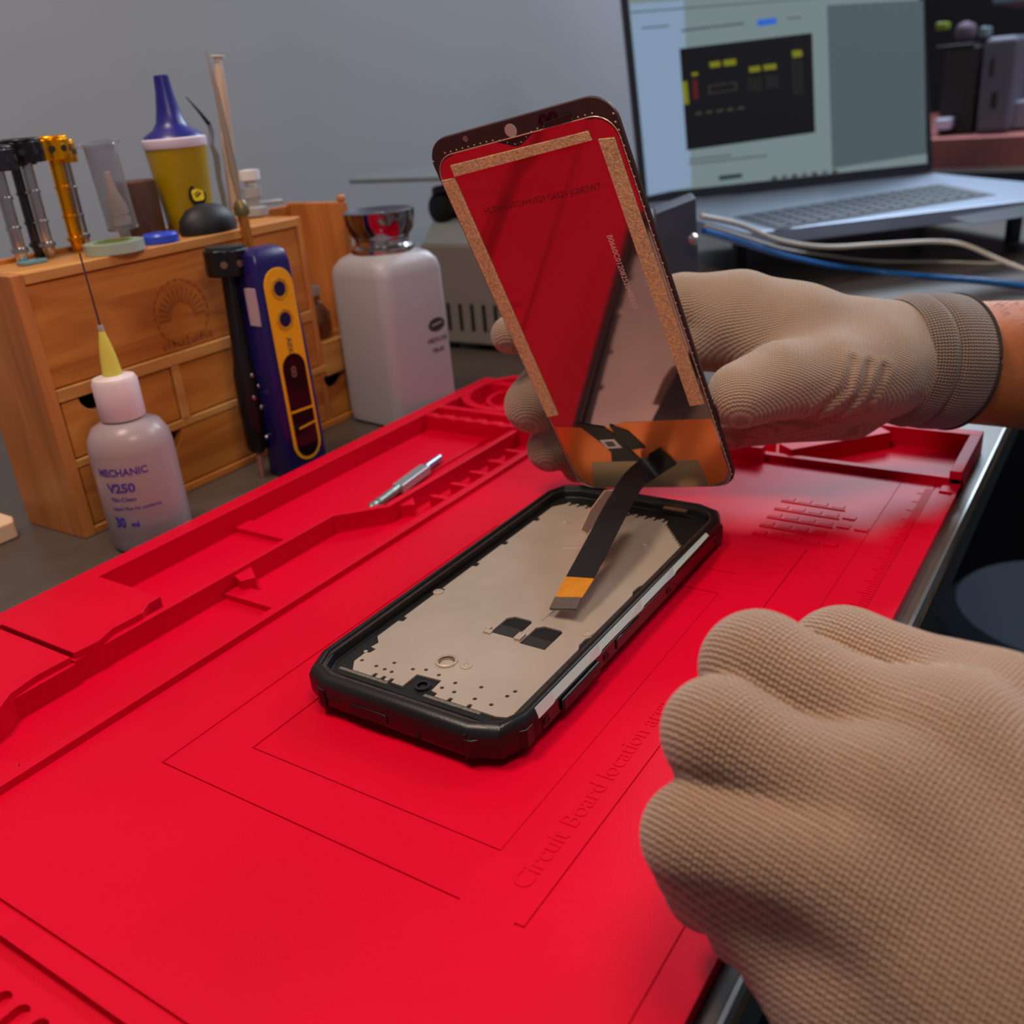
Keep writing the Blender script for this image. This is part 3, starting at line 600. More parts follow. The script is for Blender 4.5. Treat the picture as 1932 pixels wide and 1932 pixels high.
ob(MB().box(BX0 + 6, 386, BY + 24, BY + 26, 0, 60), 'notch_shade', m_shade, 0); ob(MB().box(390, BX1 - 5, BY + 24, BY + 26, 0, 26), 'notch_shade', m_shade, 0)  # dark sheets standing in for the shade behind the drawer notches
def drawer(x0, x1, z0, z1, cx, r):
    pts = [(x0, z0), (x1, z0), (x1, z1), (cx + r, z1)] + [(cx + r * math.cos(a), z1 - r * .86 * math.sin(a)) for a in np.linspace(0, math.pi, 14)[1:-1]] + [(cx - r, z1), (x0, z1)]
    T = Matrix(((1, 0, 0, 0), (0, 0, -1, BY + 6), (0, 1, 0, 0), (0, 0, 0, 1)))
    mb = MB(); mb.prism(pts, 0, 5, T); dr = ob(mb, 'drawer', m_w, .5)
    t = MB(); t.box(x0 + 1, x1 - 1, BY + 6.5, BY + 23.5, z0, z0 + 3); ob(t, 'drawer_tray', m_ws, 0, parent=dr)
drawer(226, 285.4, 33.6, 59.6, 244, 9); drawer(291.6, 385.4, 33.6, 59.6, 356, 10.5); drawer(226, 385.4, .6, 28.6, 272, 12); drawer(390.6, 422.6, .6, 25.6, 397, 9)
# burnt-in emblem: arch of rays and a line of script marks
em = MB(); cx, cz = 300., 82.
FT = Matrix(((1, 0, 0, 0), (0, 0, -1, BY + 1.3), (0, 1, 0, 0), (0, 0, 0, 1)))
for k in range(15):
    a = math.radians(k * 180 / 14); em.box(7, 14, -.55, .55, 0, .2, FT @ Tr(cx, cz, 0) @ Rz(math.degrees(a)))
for k in range(24):
    a = 2 * math.pi * k / 24; em.box(15.4, 16.2, -1.4, 1.4, 0, .2, FT @ Tr(cx, cz + 2, 0) @ Rz(math.degrees(a)))
for k in range(11): em.box(cx - 15 + k * 2.9, cx - 13.4 + k * 2.9, cz - 13.5, cz - 11 + (k % 3) * .8, 0, .2, FT)
ob(em, 'emblem', mat('burnt_wood', (140, 74, 26), .7), 0, parent=fp)
ob(MB().lathe([(1.6, 0), (2.6, 1), (2.6, 3), (1.2, 4)], 16, Tr(BX1 - 2.5, BY + 2, BZ + 3)), 'knob', m_wl, .1)
# ================================================================== THINGS ON THE ORGANISER
TOP = BZ
def at_top(px, py): g = G(px, py, TOP); return g
def topY(px, y): g = PY(px, 430, y); return g[0]
def base_on(px, y):
    """x of the column px at depth y, on top of the organiser"""
    d0 = ray(px, 420); g = CAMP + d0 * (y / d0[1]); return float(g[0])
m_gold = mat('anodised_gold', (255, 170, 10), .25, .9); m_sil = mat('polished_steel', (196, 190, 188), .2, 1.); m_gun = mat('gunmetal', (74, 70, 74), .25, .9); m_knob = mat('driver_black', (26, 24, 28), .28, .3)
def driver(nm, label, px, y, zt, m, mh, group, r=2.8, tilt=0., hr=9, hh=10.5):
    x = base_on(px, y); o = empty(nm, label, 'screwdriver', (x, y, TOP - .2), 0, group); H = zt - TOP
    o.rotation_euler = (0, math.radians(tilt), 0)
    mb = MB(); mb.lathe([(1.2, 0), (r * .8, 1.5), (r, 4), (r, H - hh)], 18); mb.build('shaft', m, o, smooth=True)
    mb = MB(); mb.lathe([(r * 1.02, 5), (r * 1.35, 5.5), (r * 1.35, 7), (r * 1.02, 7.5)], 18)
    for z in (.3, .55): mb.lathe([(r * 1.02, H * z), (r * 1.2, H * z + .3), (r * 1.2, H * z + 1.2), (r * 1.02, H * z + 1.5)], 18)
    mb.build('collar', m, o, smooth=True)
    mb = MB(); prof = []
    n = 12; pr = [(hr * (1.0 if k % 2 == 0 else .9) * math.cos(2 * math.pi * k / 24), hr * (1.0 if k % 2 == 0 else .9) * math.sin(2 * math.pi * k / 24)) for k in range(24)]
    mb.prism(pr, H - hh, H - 1.6); mb.lathe([(hr * .94, H - 1.7), (hr * .94, H - .6), (hr * .75, H)], 24); mb.build('turning_cap', mh, o, bevel=.5)
    for k in range(4):
        a = math.radians(200 + k * 38); MB().cyl((hr * .9 * math.cos(a), hr * .9 * math.sin(a), H - hh * .55), (hr * 1.0 * math.cos(a), hr * 1.0 * math.sin(a), H - hh * .55), 1.5, n=12).build('dimple', m_pit, o)
    return o
G_ = 'precision screwdrivers standing on the wooden organiser'
driver('precision_screwdriver', 'gold precision screwdriver with a gold turning cap', 134, 430, 169, m_gold, m_gold, G_, hr=8.2)
driver('precision_screwdriver', 'steel precision screwdriver with black turning cap beside the gold one', 78, 428, 169, m_sil, m_knob, G_)
driver('precision_screwdriver', 'dark gunmetal screwdriver half behind the steel one with black cap', 60, 434, 168, m_gun, m_knob, G_)
driver('precision_screwdriver', 'silver screwdriver at the left end of the wooden organiser', 22, 424, 167, m_sil, m_gun, G_)
driver('precision_screwdriver', 'steel screwdriver right behind the gold one, lower cap', 152, 435, 167, m_sil, m_gold, G_, r=2.2, hr=6)
m_clear = mat('clear_plastic', (214, 216, 222), .12, trans=.9, ior=1.25); m_frost = mat('frosted_plastic', (200, 196, 196), .4, trans=.55, ior=1.3)
# clear syringe barrel, leaning
x = base_on(232, 418); o = empty('syringe_barrel', 'clear plastic syringe barrel leaning beside the gold screwdriver', 'syringe', (x, 418, TOP)); o.rotation_euler = (math.radians(2), math.radians(-5), 0)
MB().lathe([(7.2, 8), (7.2, 46), (9.6, 46.2), (9.6, 47.4), (6.4, 47.4), (6.4, 9), (2, 7.6), (2, 2), (1.4, 2)], 28, cap=False).build('barrel', m_clear, o, smooth=True)
MB().lathe([(4.6, 10), (4.6, 13), (3.6, 14), (4.6, 15), (4.6, 18), (2, 26), (1.6, 34)], 20).build('plunger', mat('plunger_pale', (206, 178, 160), .5), o, smooth=True)
MB().lathe([(1.4, 0), (1.2, 2), (2.6, 4), (2.6, 8)], 16).build('tip', m_frost, o, smooth=True)
# yellow solder-flux bottle with a blue spout
x = base_on(361, 424); yb = empty('squeeze_bottle', 'yellow squeeze bottle with blue pointed spout and white collar on the organiser', 'bottle', (x, 424, TOP))
MB().lathe([(11, 0), (11.8, 1), (12.4, 10), (15, 38), (15.2, 41)], 40).build('body', mat('yellow_plastic', (156, 126, 0), .35, noise=.05, nscale=50), yb, smooth=True)
MB().lathe([(15.4, 40.8), (15.8, 41.4), (15.8, 45), (15.2, 45.6)], 40).build('collar', mat('collar_white', (214, 204, 222), .35), yb, smooth=True)
MB().lathe([(15, 45.5), (14, 47), (9.4, 49.6), (7, 53), (5.6, 59), (4.2, 67), (3.6, 74), (3, 74.4)], 32).build('spout', mat('royal_blue_plastic', (30, 28, 118), .35), yb, smooth=True)
lg = MB(); FTy = Tr(-3, -12.7, 18) @ Rx(84)
lg.prism(circle(0, 0, 5.2, 24), 0, .5, FTy); lgo = lg.build('logo', m_knob, yb); MB().prism(rrect(7, 5.6, 1.6, 4), .5, .8, FTy).build('logo_mark', mat('logo_yellow', (232, 196, 20), .4), lgo)
mb = MB(); mb.box(-2, 2, -.5, .4, .8, 1, FTy @ Rz(25)); mb.box(-2.2, 1.4, 1, 1.6, .8, 1, FTy @ Rz(25)); mb.build('logo_lines', m_knob, lgo)
# bent steel tweezers behind
x = base_on(432, 432); o = empty('bent_tweezers', 'thin steel probe with a bent dark tip behind the yellow bottle', 'probe', (x, 432, TOP))
MB().tube([(0, 0, 0), (-1, 0, 22), (0, 0, 34), (-1.6, 0, 40), (0, 0, 46), (-.5, 0, 50)], [1.6, 1.6, 1.8, 1.2, 1.4, 1.2], 10).build('handle', m_sil, o, smooth=True)
MB().tube([(-.5, 0, 50), (-5, 0, 56), (-12, 0, 64)], [1.2, .8, .3], 8).build('tip', mat('tip_dark', (60, 56, 56), .4, .8), o, smooth=True)
# swab in a clear sleeve
x = base_on(446, 432); o = empty('glue_sleeve', 'tall pale tube in a clear sleeve behind the long steel needle tool', 'tube', (x, 432, TOP)); o.rotation_euler = (0, math.radians(6), 0)
MB().lathe([(2.8, 0), (2.8, 30), (3.2, 34), (3.4, 60), (2.2, 78), (1.6, 80)], 16).build('tube_body', mat('sleeve_cream', (206, 176, 156), .4, trans=.3), o, smooth=True)
MB().lathe([(1.8, 80), (1.8, 82.2), (3.6, 82.6), (3.6, 83.4), (.5, 83.6)], 16).build('tube_cap', mat('sleeve_white', (210, 204, 196), .4), o, smooth=True)
# black dome, blue cap, tape roll, clear fittings, amber jar, glass chip
x = base_on(392, 406); o = tag(MB().lathe([(13, 0), (13.4, 2), (12.6, 7), (9, 11.6), (4, 13.6), (.5, 14)], 36, Matrix.Diagonal((1.25, .8, 1, 1))).build('rubber_dome', mat('rubber_black', (20, 19, 24), .55), smooth=True), 'black rubber dome in front of the yellow bottle', 'dome'); o.location = Vector((x, 406, TOP)) * MM
x = base_on(296, 404); o = tag(MB().lathe([(8.6, 0), (8.6, 3.4), (7.6, 4.4), (.5, 4.4)], 30).build('bottle_cap', mat('cap_blue', (48, 72, 190), .3), smooth=True), 'flat blue screw cap at the foot of the yellow bottle', 'cap'); o.location = Vector((x, 404, TOP)) * MM
x = base_on(205, 404); o = empty('tape_roll', 'small roll of pale green clear tape lying on the organiser', 'tape', (x, 404, TOP))
MB().lathe([(9, 0), (13.5, 0), (13.5, 4.6), (9, 4.6), (9, 0)], 36, cap=False).build('tape', mat('tape_clear', (190, 206, 190), .2, trans=.4), o, smooth=True); MB().lathe([(7.6, 0), (9, 0), (9, 5), (7.6, 5), (7.6, 0)], 36, cap=False).build('core', mat('core_green', (110, 130, 76), .5), o, smooth=True)
x = base_on(486, 428); o = empty('plastic_fitting', 'translucent white plastic fitting near the right end of the organiser', 'fitting', (x, 428, TOP + 1))
MB().lathe([(7, 0), (7, 4), (4, 5), (4, 9), (5.6, 10), (5.6, 15), (2, 16)], 24).build('body', m_frost, o, smooth=True); MB().cyl((3, 0, 6), (21, 0, 5), 1.3).build('side_arm', m_frost, o, smooth=True)
MB().lathe([(3, 16), (3, 18), (6, 19), (6, 24), (1, 24.5)], 20).build('valve_cap', mat('fitting_white', (214, 212, 216), .3), o, smooth=True)
x = base_on(262, 434); o = tag(MB().lathe([(10, 0), (10.4, 1), (10.4, 27), (9, 28), (.5, 28)], 28).build('amber_jar', mat('amber_jar', (104, 72, 62), .25, trans=.35), smooth=True), 'small brownish jar left of the yellow bottle', 'jar'); o.location = Vector((x, 431, TOP)) * MM
g = G(10, 497, TOP); o = tag(MB().prism(rrect(12, 8, 2, 4), 0, 1.6).build('plastic_chip', mat('chip_aqua', (120, 168, 176), .2, trans=.3), bevel=.3), 'tiny aqua plastic chip at the left end of the organiser top', 'chip'); o.location = Vector((g[0] + 2, max(g[1], 402) if g[1] < 436 else 420, TOP)) * MM
# glass jar inside the cubby
o = empty('glass_vial', 'clear round glass vial standing in the open cubby of the organiser', 'vial', (400, BY + 13, 46)); MB().lathe([(8.5, 0), (9.5, 2), (9.5, 14), (6, 19), (5, 21), (5, 25)], 28).build('glass', mat('clear_glass', (235, 240, 245), .04, trans=1., ior=1.45), o, smooth=True)
MB().lathe([(5.4, 25), (5.6, 25.5), (5.6, 30), (.5, 30.5)], 20).build('stopper', m_frost, o, smooth=True)
# ================================================================== DROPPER BOTTLE
g = (233.5, 363, TZ); db = empty('needle_bottle', 'small translucent needle-tip dropper bottle with purple print in front of the organiser', 'bottle', g)
m_ldpe = mat('ldpe_body', (206, 186, 192), .28, trans=.55, ior=1.3, spec=.6); m_capw = mat('cap_milky', (224, 204, 210), .38, trans=.15)
MB().lathe([(14, 0), (16.8, 1.2), (17.8, 4), (17.8, 46), (17, 51), (14.4, 55.5), (9.6, 58), (8, 58.6), (8, 60)], 48).build('body', m_ldpe, db, smooth=True)
MB().lathe([(14.2, 1), (16.4, 3), (16.4, 13.2), (.4, 13.2)], 40).build('liquid', mat('liquid_grey', (168, 160, 172), .05, trans=.9, ior=1.33), db, smooth=True)
cp = MB(); cp.lathe([(9.2, 59), (9.5, 59.6), (9.5, 75), (8.6, 76.8), (4, 77.8)], 36)
cp.build('cap', m_capw, db, smooth=True); hub = MB().lathe([(4.2, 77.6), (4, 79), (3.3, 86), (2.2, 92), (1.3, 96), (1.1, 97)], 24).build('needle_hub', mat('hub_yellow', (224, 210, 90), .3, trans=.25), db, smooth=True)
MB().lathe([(1.2, 96.6), (1.4, 97.4), (1.0, 99)], 14).build('hub_ferrule', m_frost, hub, smooth=True); MB().cyl((0, 0, 98), (-1.0, -.4, 128.5), .42, .36, 8).build('needle', mat('needle_dark', (110, 96, 100), .25, .9), db, smooth=True)
m_pur = mat('print_purple', (74, 50, 140), .5)
def wrapped(parent, s, size, z, r, ang, m, sx=1., bold=0.):
    """print bent round a cylinder, facing the bench front"""
    o = text('print', s, size, m, parent, Matrix.Identity(4), .04, sx, 'LEFT', bold)
    bm = bmesh.new(); bm.from_mesh(o.data); bmesh.ops.subdivide_edges(bm, edges=[e for e in bm.edges if e.calc_length() > .0012], cuts=2)
    for v in bm.verts:
        a = math.radians(ang) + v.co.x / (r * MM); rr_ = r * MM + v.co.z + .00005; v.co = Vector((rr_ * math.cos(a), rr_ * math.sin(a), z * MM + v.co.y))
    bm.to_mesh(o.data); bm.free(); return o
A0 = math.degrees(math.atan2(-363, -233.5)) - 52
wrapped(db, 'MECHANIC', 4.6, 38, 17.84, A0 - 6, m_pur, .95, .12); wrapped(db, 'V250', 5.6, 30.5, 17.84, A0 + 4, m_pur, 1.05, .2); wrapped(db, 'No-Clean', 2.8, 26.3, 17.84, A0 + 6, m_pur, 1., .05)
wrapped(db, 'Liquid Flux for soldering', 2.3, 22.2, 17.84, A0 + 4, m_pur, .95, .04); wrapped(db, '30', 6.4, 14.2, 17.84, A0 + 2, mat('print_blue', (44, 40, 150), .5), .8, .25); wrapped(db, 'ml', 3.6, 14.2, 17.84, A0 + 26, MATS['print_blue'], 1, .15)
# ================================================================== SQUARE ALCOHOL BOTTLE WITH STEEL PUMP
wa = math.radians(-8); wbt = empty('pump_bottle', 'square white plastic dispenser bottle with a steel pump top beside the organiser', 'bottle', (421, 366, TZ), wa)
def sq(w, r, z, n=6): return [(x, y, z) for x, y in rrect(w, w, r, n)]
m_hdpe = mat('white_hdpe', (158, 153, 160), .42, bump=.06, bscale=120, spec=.4)
MB().loft([sq(44, 7, 0), sq(48.5, 8, 2), sq(49.6, 8, 8), sq(49, 8, 60), sq(48.4, 8, 86), sq(47, 9, 91), sq(43, 12, 95), sq(38, 16, 97), sq(34, 17, 97.6)]).build('body', m_hdpe, wbt, smooth=True)
mb = MB(); mb.lathe([(17.6, 96.6), (18.2, 98.6), (18, 100.4), (15.4, 102), (15.2, 105)], 44); pump = mb.build('neck_ring', m_sil, wbt, smooth=True)
MB().lathe([(15.4, 104.6), (15.9, 106), (18.4, 109), (19.6, 114), (20, 119.6), (19.2, 120), (15.5, 117.6), (8, 116), (.5, 115.6)], 44).build('pump_dish', mat('polished_dark_steel', (150, 142, 150), .08, 1.), wbt, smooth=True)
MB().lathe([(3, 115), (3, 118.5), (.5, 119)], 20).build('pump_stem', m_sil, wbt, smooth=True)
m_ink = mat('print_black', (44, 42, 46), .5)
FW = Tr(0, -31.9, 0) @ Rx(90); lo_ = MB().prism([(5.2 * math.cos(a) * 1.25, 3.9 * math.sin(a)) for a in np.linspace(0, 2 * math.pi, 28, endpoint=False)], 0, .12, Tr(11.5, -24.65, 55) @ Rx(90)).build('logo', m_ink, wbt)
MB().prism([(-4, -.5), (4.2, .5), (4.2, 1.2), (-4, .2)], .13, .2, Tr(11.5, -24.65, 55) @ Rx(90)).build('logo_stripe', m_hdpe, lo_)
text('print', 'MEIYUTE', 4.0, m_ink, wbt, Tr(3, -24.7, 45) @ Rx(90), .1, 1.); text('print', 'YB-01', 4.0, m_ink, wbt, Tr(6, -24.75, 39) @ Rx(90), .1, 1.)
# ================================================================== BLUE METER / IRON HOLDER + BLACK DRIVER
m_blue = mat('navy_plastic', (28, 22, 88), .3, spec=.5); m_yel = mat('panel_yellow', (222, 156, 12), .4)
mt = empty('blue_battery_tester', 'upright navy blue handheld tester with a yellow face panel, standing by the organiser', 'tester', (326, 361.5, TZ), math.radians(-7))
def rect3(w, d, z, r=4): return [(x, y, z) for x, y in rrect(w, d, r, 4)]
MB().loft([rect3(25, 17, 0, 3), rect3(26.6, 18.6, 2, 3), rect3(25.4, 18.4, 60, 3), rect3(22.4, 17, 108, 3), rect3(20.6, 15, 113, 3), rect3(15, 10, 115.5, 3)]).build('body', m_blue, mt, smooth=True)
FM = Tr(.5, -9.3, 57) @ Rx(89.5) @ Matrix.Diagonal((.92, 1, 1, 1))
face = MB().prism(rrect(18.5, 98, 9, 8), 0, .7, FM).build('face_panel', m_yel, mt, bevel=.2)
MB().prism(rrect(15, 54, 7.2, 8), .7, .95, FM @ Tr(0, -20.2, 0)).build('display_window', mat('gloss_black', (16, 12, 18), .08), mt)
text('display_digit', '8', 8, mat('digit_dim', (122, 84, 84), .4), mt, FM @ Tr(-2.6, -5, .95), .05, .95)
mb = MB(); mb.box(-7.4, 7.4, -22.8, -21.8, .95, 1.15, FM); mb.box(-7.2, 4, -31.4, -30.6, .95, 1.15, FM @ Rz(6)); mb.build('window_mark', m_yel, mt)
for yy in (39, 24):
    mb = MB(); mb.prism(circle(0, yy, 3.6, 24), .7, 1.0, FM); h_ = mb.build('socket', mat('socket_navy', (20, 16, 66), .3), mt)
    MB().lathe([(4.6, .7), (5.4, .7), (5.4, 1.1), (4.6, 1.1), (4.6, .7)], 8, FM @ Tr(0, yy, 0), cap=False).build('socket_rim', mat('rim_olive', (176, 126, 20), .4), h_)
text('brand_print', 'AIIXK', 4.2, m_ink, mt, FM @ Tr(-1.4, 15, .72) @ Rz(-90), .05, 1.0, 'LEFT', .08)
MB().box(-12.4, -11.5, -7, 1, 80, 98).build('paper_label', mat('label_mauve', (176, 152, 166), .7), mt)
o = bpy.data.objects.new('t', None)
x, y = 310., 373.; bd = empty('precision_screwdriver', 'tall black precision screwdriver standing left of the navy tester', 'screwdriver', (x, y, TZ), 0); bd.rotation_euler = (0, math.radians(2.5), 0)
MB().lathe([(.9, 0), (1.2, 1), (1.5, 8), (1.5, 14)], 14).build('bit', mat('bit_pink', (190, 130, 124), .4, .5), bd, smooth=True)
MB().lathe([(3.2, 14), (5.6, 17), (5.8, 30), (6.3, 36), (6.3, 56), (5.2, 62), (4.6, 78), (4.2, 104)], 22).build('handle', m_knob, bd, smooth=True)
for k, (z, a) in enumerate(((38, -75), (44, -110), (49, -68), (55, -100), (22, -70))):
    a = math.radians(a); MB().lathe([(1.3, 0), (1.0, .7), (.1, .9)], 12, Tr(6.1 * math.cos(a), 6.1 * math.sin(a), z) @ Rz(math.degrees(a)) @ Ry(90)).build('ball_stud', m_sil, bd, smooth=True)
for dx in (-3.3, 2.7): MB().tube([(dx, -3.2, 62), (dx, -3.6, 104)], .7, 8).build('rib', m_gun, bd, smooth=True)
MB().prism([(11 * math.cos(2 * math.pi * k / 24) * (1 if k % 2 else .93), 11 * math.sin(2 * math.pi * k / 24) * (1 if k % 2 else .93)) for k in range(24)], 104, 116.5).build('turning_cap', m_knob, bd, bevel=1.)
MB().lathe([(9.5, 116.4), (9.5, 117.8), (.5, 118)], 26).build('cap_plate', mat('cap_teal', (70, 86, 88), .3, .8), bd, smooth=True)
for a in (-60, -100, -140):
    a = math.radians(a); MB().cyl((10.2 * math.cos(a), 10.2 * math.sin(a), 110), (11.3 * math.cos(a), 11.3 * math.sin(a), 110), 1.7, n=12).build('dimple', mat('dimple_brown', (150, 116, 96), .3, .8), bd)
# long needle tool resting against the organiser
q0 = PY(477, 500, 389.5); q1 = PY(458, 405, 389.5); q2 = PY(408, 170, 391); q3 = PY(388, 96, 392)
nt_ = empty('needle_tool', 'long slender brass and steel needle tool standing upright before the organiser', 'needle tool', (0, 0, 0))
b0 = PY(548, 770, 389.); b0[2] = TZ + 2.2
def lz(p, t): return p
axn = (q3 - q0) / np.linalg.norm(q3 - q0)
MB().tube([tuple(b0), tuple(q0), tuple(q1)], [2.6, 2.8, 2.6], 14).build('handle', mat('brass', (214, 140, 60), .3, .8), nt_, smooth=True)
MB().tube([tuple(q1), tuple(q1 + axn * 4), tuple(q1 + axn * 7)], [3.8, 4, 2.2], 12).build('collar', mat('collar_olive', (110, 96, 60), .4, .6), nt_, smooth=True)
MB().tube([tuple(q1 + axn * 6), tuple(q1 + (q2 - q1) * .35), tuple(q2), tuple(q3)], [1.1, 2.2, 1.2, .25], 12).build('blade', mat('warm_steel', (232, 200, 170), .22, .9), nt_, smooth=True)
# ================================================================== PIECES ON THE MAT / TABLE LEFT
p0 = (283, 283, -1.3); p1 = (345, 292, -1.3); dirv = Vector((62, 9, 0)).normalized(); bt = empty('metal_bit', 'small grey steel screwdriver bit holder lying in the mat trough', 'tool bit', (291, 281.5, -1.6), math.atan2(9, 62))
MB().lathe([(1.0, 0), (2.2, 1.5), (2.6, 4), (1.8, 6), (2.5, 8), (2.0, 12), (2.4, 14), (2.1, 26)], 12, Tr(0, 0, 2.6) @ Ry(90)).build('knurled_end', mat('bit_grey', (128, 136, 130), .4, .7, noise=.3, nscale=400), bt, smooth=True)
MB().box(25, 52, -3, 3, .2, 4.6).build('flat_shank', mat('bit_light', (170, 178, 182), .35, .7), bt, bevel=.5); MB().cyl((52, 0, 2.6), (67, 0, 2.6), 2.1, 1.8, 14).build('shaft', mat('bit_blue', (138, 142, 170), .3, .8), bt, smooth=True)
g0 = G(36, 1014, TZ); tag(MB().prism([(-60, -2), (-2, -2), (1, 4), (1, 26), (-60, 30)], 0, 9).build('wooden_block', mat('block_cream', (226, 188, 158), .55), bevel=1.2), 'pale cream block at the left edge beside the organiser', 'block'); bpy.data.objects['wooden_block'].location = Vector((g0[0] + 2, g0[1] + 2, TZ)) * MM
# ================================================================== GREY MACHINE BEHIND
m_mach = mat('machine_grey', (112, 104, 100), .45, bump=.05, bscale=200); m_mach2 = mat('machine_bluegrey', (118, 124, 128), .4)
mc = empty('bench_machine', 'grey metal bench machine with vent slots, raised plate and black knob, behind the display', 'machine', (560, 340, TZ))
MX = 560.
def mo(mb, name, m, bevel=0., parent=None, **k): return mb.build(name, m, parent or mc, bevel=bevel, T=Tr(-560, -340, -TZ), **k)
z1 = PX(850, 462, MX)[2]; z2 = z1 + 16
mo(MB().box(MX, MX + 60, 264, 452, TZ + 5, z1), 'housing', m_mach, 2.)
mo(MB().loft([[(MX + 1, 266, z1 - .2), (MX + 58, 266, z1 - .2), (MX + 58, 450, z1 - .2), (MX + 1, 450, z1 - .2)], [(MX + 16, 268, z2), (MX + 58, 268, z2), (MX + 58, 448, z2), (MX + 16, 448, z2)]]), 'sloped_deck', m_mach2, 1.)
mo(MB().box(MX + 20, MX + 57, 330, 452, z2 - .2, z2 + 22), 'turret', mat('turret_grey', (92, 88, 92), .5), 3.)
pz = z2 + 28
mo(MB().prism([(MX - 6, 320), (MX + 80, 320), (MX + 100, 500), (MX + 30, 530), (MX - 6, 506)], pz, pz + 3.2), 'work_plate', mat('plate_steelgrey', (122, 130, 134), .35, .4), .8)
mo(MB().box(MX + 26, MX + 54, 350, 440, z2 + 21.8, pz + .1), 'plate_mount', MATS['turret_grey'], .5)
kb = PX(836, 392, MX + 20)
mo(MB().lathe([(11.5, 0), (11.5, 6), (9.5, 7.5), (.5, 7.6)], 30, Tr(kb[0] + .5, kb[1] - 2, kb[2]) @ Ry(-90)), 'knob', m_knob, smooth=True)
vz0 = PX(850, 622, MX)[2]; vz1 = PX(850, 572, MX)[2]
for k in range(12):
    y = PX(848 + 22 * k, 600, MX)[1]; mo(MB().box(MX - .2, MX + .3, y - 1.6, y + 1.6, vz0, vz1), 'vent_slot', m_pit)
for y in (274, 436):
    for x in (MX + 8, MX + 50): mo(MB().lathe([(5, TZ), (6, TZ + 5.1)], 16, Tr(x, y, 0)), 'foot', m_knob)
# dark metal bracket box with a bright screw
b_ = empty('bracket_box', 'dark blue-grey metal bracket box with one bright screw right of the display', 'bracket box', (0, 0, 0))
c = [D(1236, 402, 568), D(1313, 372, 583), D(1346, 505, 575), D(1262, 520, 560)]; n0 = np.cross(c[1] - c[0], c[3] - c[0]); n0 /= np.linalg.norm(n0); n0 = n0 if n0 @ FWD > 0 else -n0
c[2] = np.array([c[1][0] + 4, c[1][1] - 3, TZ]); c[3] = np.array([c[0][0] + 4, c[0][1] - 3, TZ])
mb = MB(); mb.add([tuple(v) for v in c] + [tuple(v + np.array([26, 14, 0])) for v in c], [(0, 1, 2, 3), (7, 6, 5, 4), (0, 4, 5, 1), (1, 5, 6, 2), (2, 6, 7, 3), (3, 7, 4, 0)]); mb.build('box_shell', mat('bracket_slate', (68, 70, 84), .4, .2), b_, bevel=1.2)
sp_ = D(1306, 452, 577); MB().lathe([(3.6, 0), (3.6, 1.5), (2.6, 2.8), (.3, 3.2)], 20, Matrix.Translation(Vector(sp_)) @ Vector(-n0).to_track_quat('Z', 'Y').to_matrix().to_4x4()).build('screw', m_sil, b_, smooth=True)
# ================================================================== LAPTOP ON A RISER
hz = 48.; HL = G(1213, 385, hz); HR = G(1757, 325, hz); hd = (HR - HL) / np.linalg.norm(HR - HL); fd = np.array([hd[1], -hd[0], 0.])
lw = float(np.linalg.norm(HR - HL)); LX = frame(tuple(HL), tuple(hd), tuple(-fd))       # x along the hinge, y towards the lid's back, z up
lpt = bpy.data.objects.new('laptop', None); COL.objects.link(lpt); lpt.empty_display_size = .01
bpy.context.view_layer.update(); Lm = LX.copy(); Lm.translation = Lm.translation * MM; lpt.matrix_world = Lm
tag(lpt, 'open silver laptop showing a web page with a dark circuit diagram', 'laptop')
LXI = LX.inverted()
def lpoly(*a):
    q = [LXI @ Vector(G(x, y, hz)) for x, y in a]; return [(p.x, p.y) for p in q]
m_alu = mat('laptop_silver', (158, 170, 192), .32, .75); m_keys = mat('laptop_keys', (46, 54, 70), .5)
MB().prism(rrect(lw + 4, 262, 8, 5, lw / 2, -131), -13, -1).build('base', m_alu, lpt, bevel=1.)
kbd = MB().prism(lpoly((1384, 408), (1776, 346), (1880, 366), (1464, 432)), -1, -.4).build('keyboard_tray', mat('tray_dark', (38, 46, 62), .5), lpt)
mb = MB(); kq = [Vector((x, y, 0)) for x, y in lpoly((1384, 408), (1776, 346), (1880, 366), (1464, 432))]
def kp(u, v): return tuple((kq[0].lerp(kq[1], u)).lerp(kq[3].lerp(kq[2], u), v))[:2]
for r in range(6):
    for k in range(15):
        u0, u1, v0, v1 = .02 + k * .064, .02 + k * .064 + .052, .04 + r * .155, .04 + r * .155 + .12
        mb.prism([kp(u0, v0), kp(u1, v0), kp(u1, v1), kp(u0, v1)], -.4, .6)
mb.build('keys', m_keys, kbd)
MB().prism(lpoly((1792, 409), (1836, 421), (2010, 396), (1950, 382)), -1, -.6).build('trackpad', mat('trackpad_dark', (44, 50, 66), .3), lpt, bevel=.1)
th = math.radians(14); LT = Matrix.Rotation(math.radians(90) - th, 4, 'X')
lid = MB().prism(rrect(lw + 3, 236, 6, 5, lw / 2, 118), -3, 2, LT).build('lid', mat('lid_dark', (30, 32, 42), .4), lpt, bevel=.6)
def em(name, col, st): return mat(name, (10, 10, 10), .35, emis=col, estr=st)
SH = 224.; sw = lw - 12
def quadS(mb, x0, x1, y0, y1, z0=3.0, z1=3.1): mb.box(x0, x1, y0, y1, z0 - 1, z1 - 1, LT)
mb = MB(); quadS(mb, 6, lw - 6, 10, SH); scn = mb.build('screen', em('screen_page', (146, 166, 168), .62), lid)
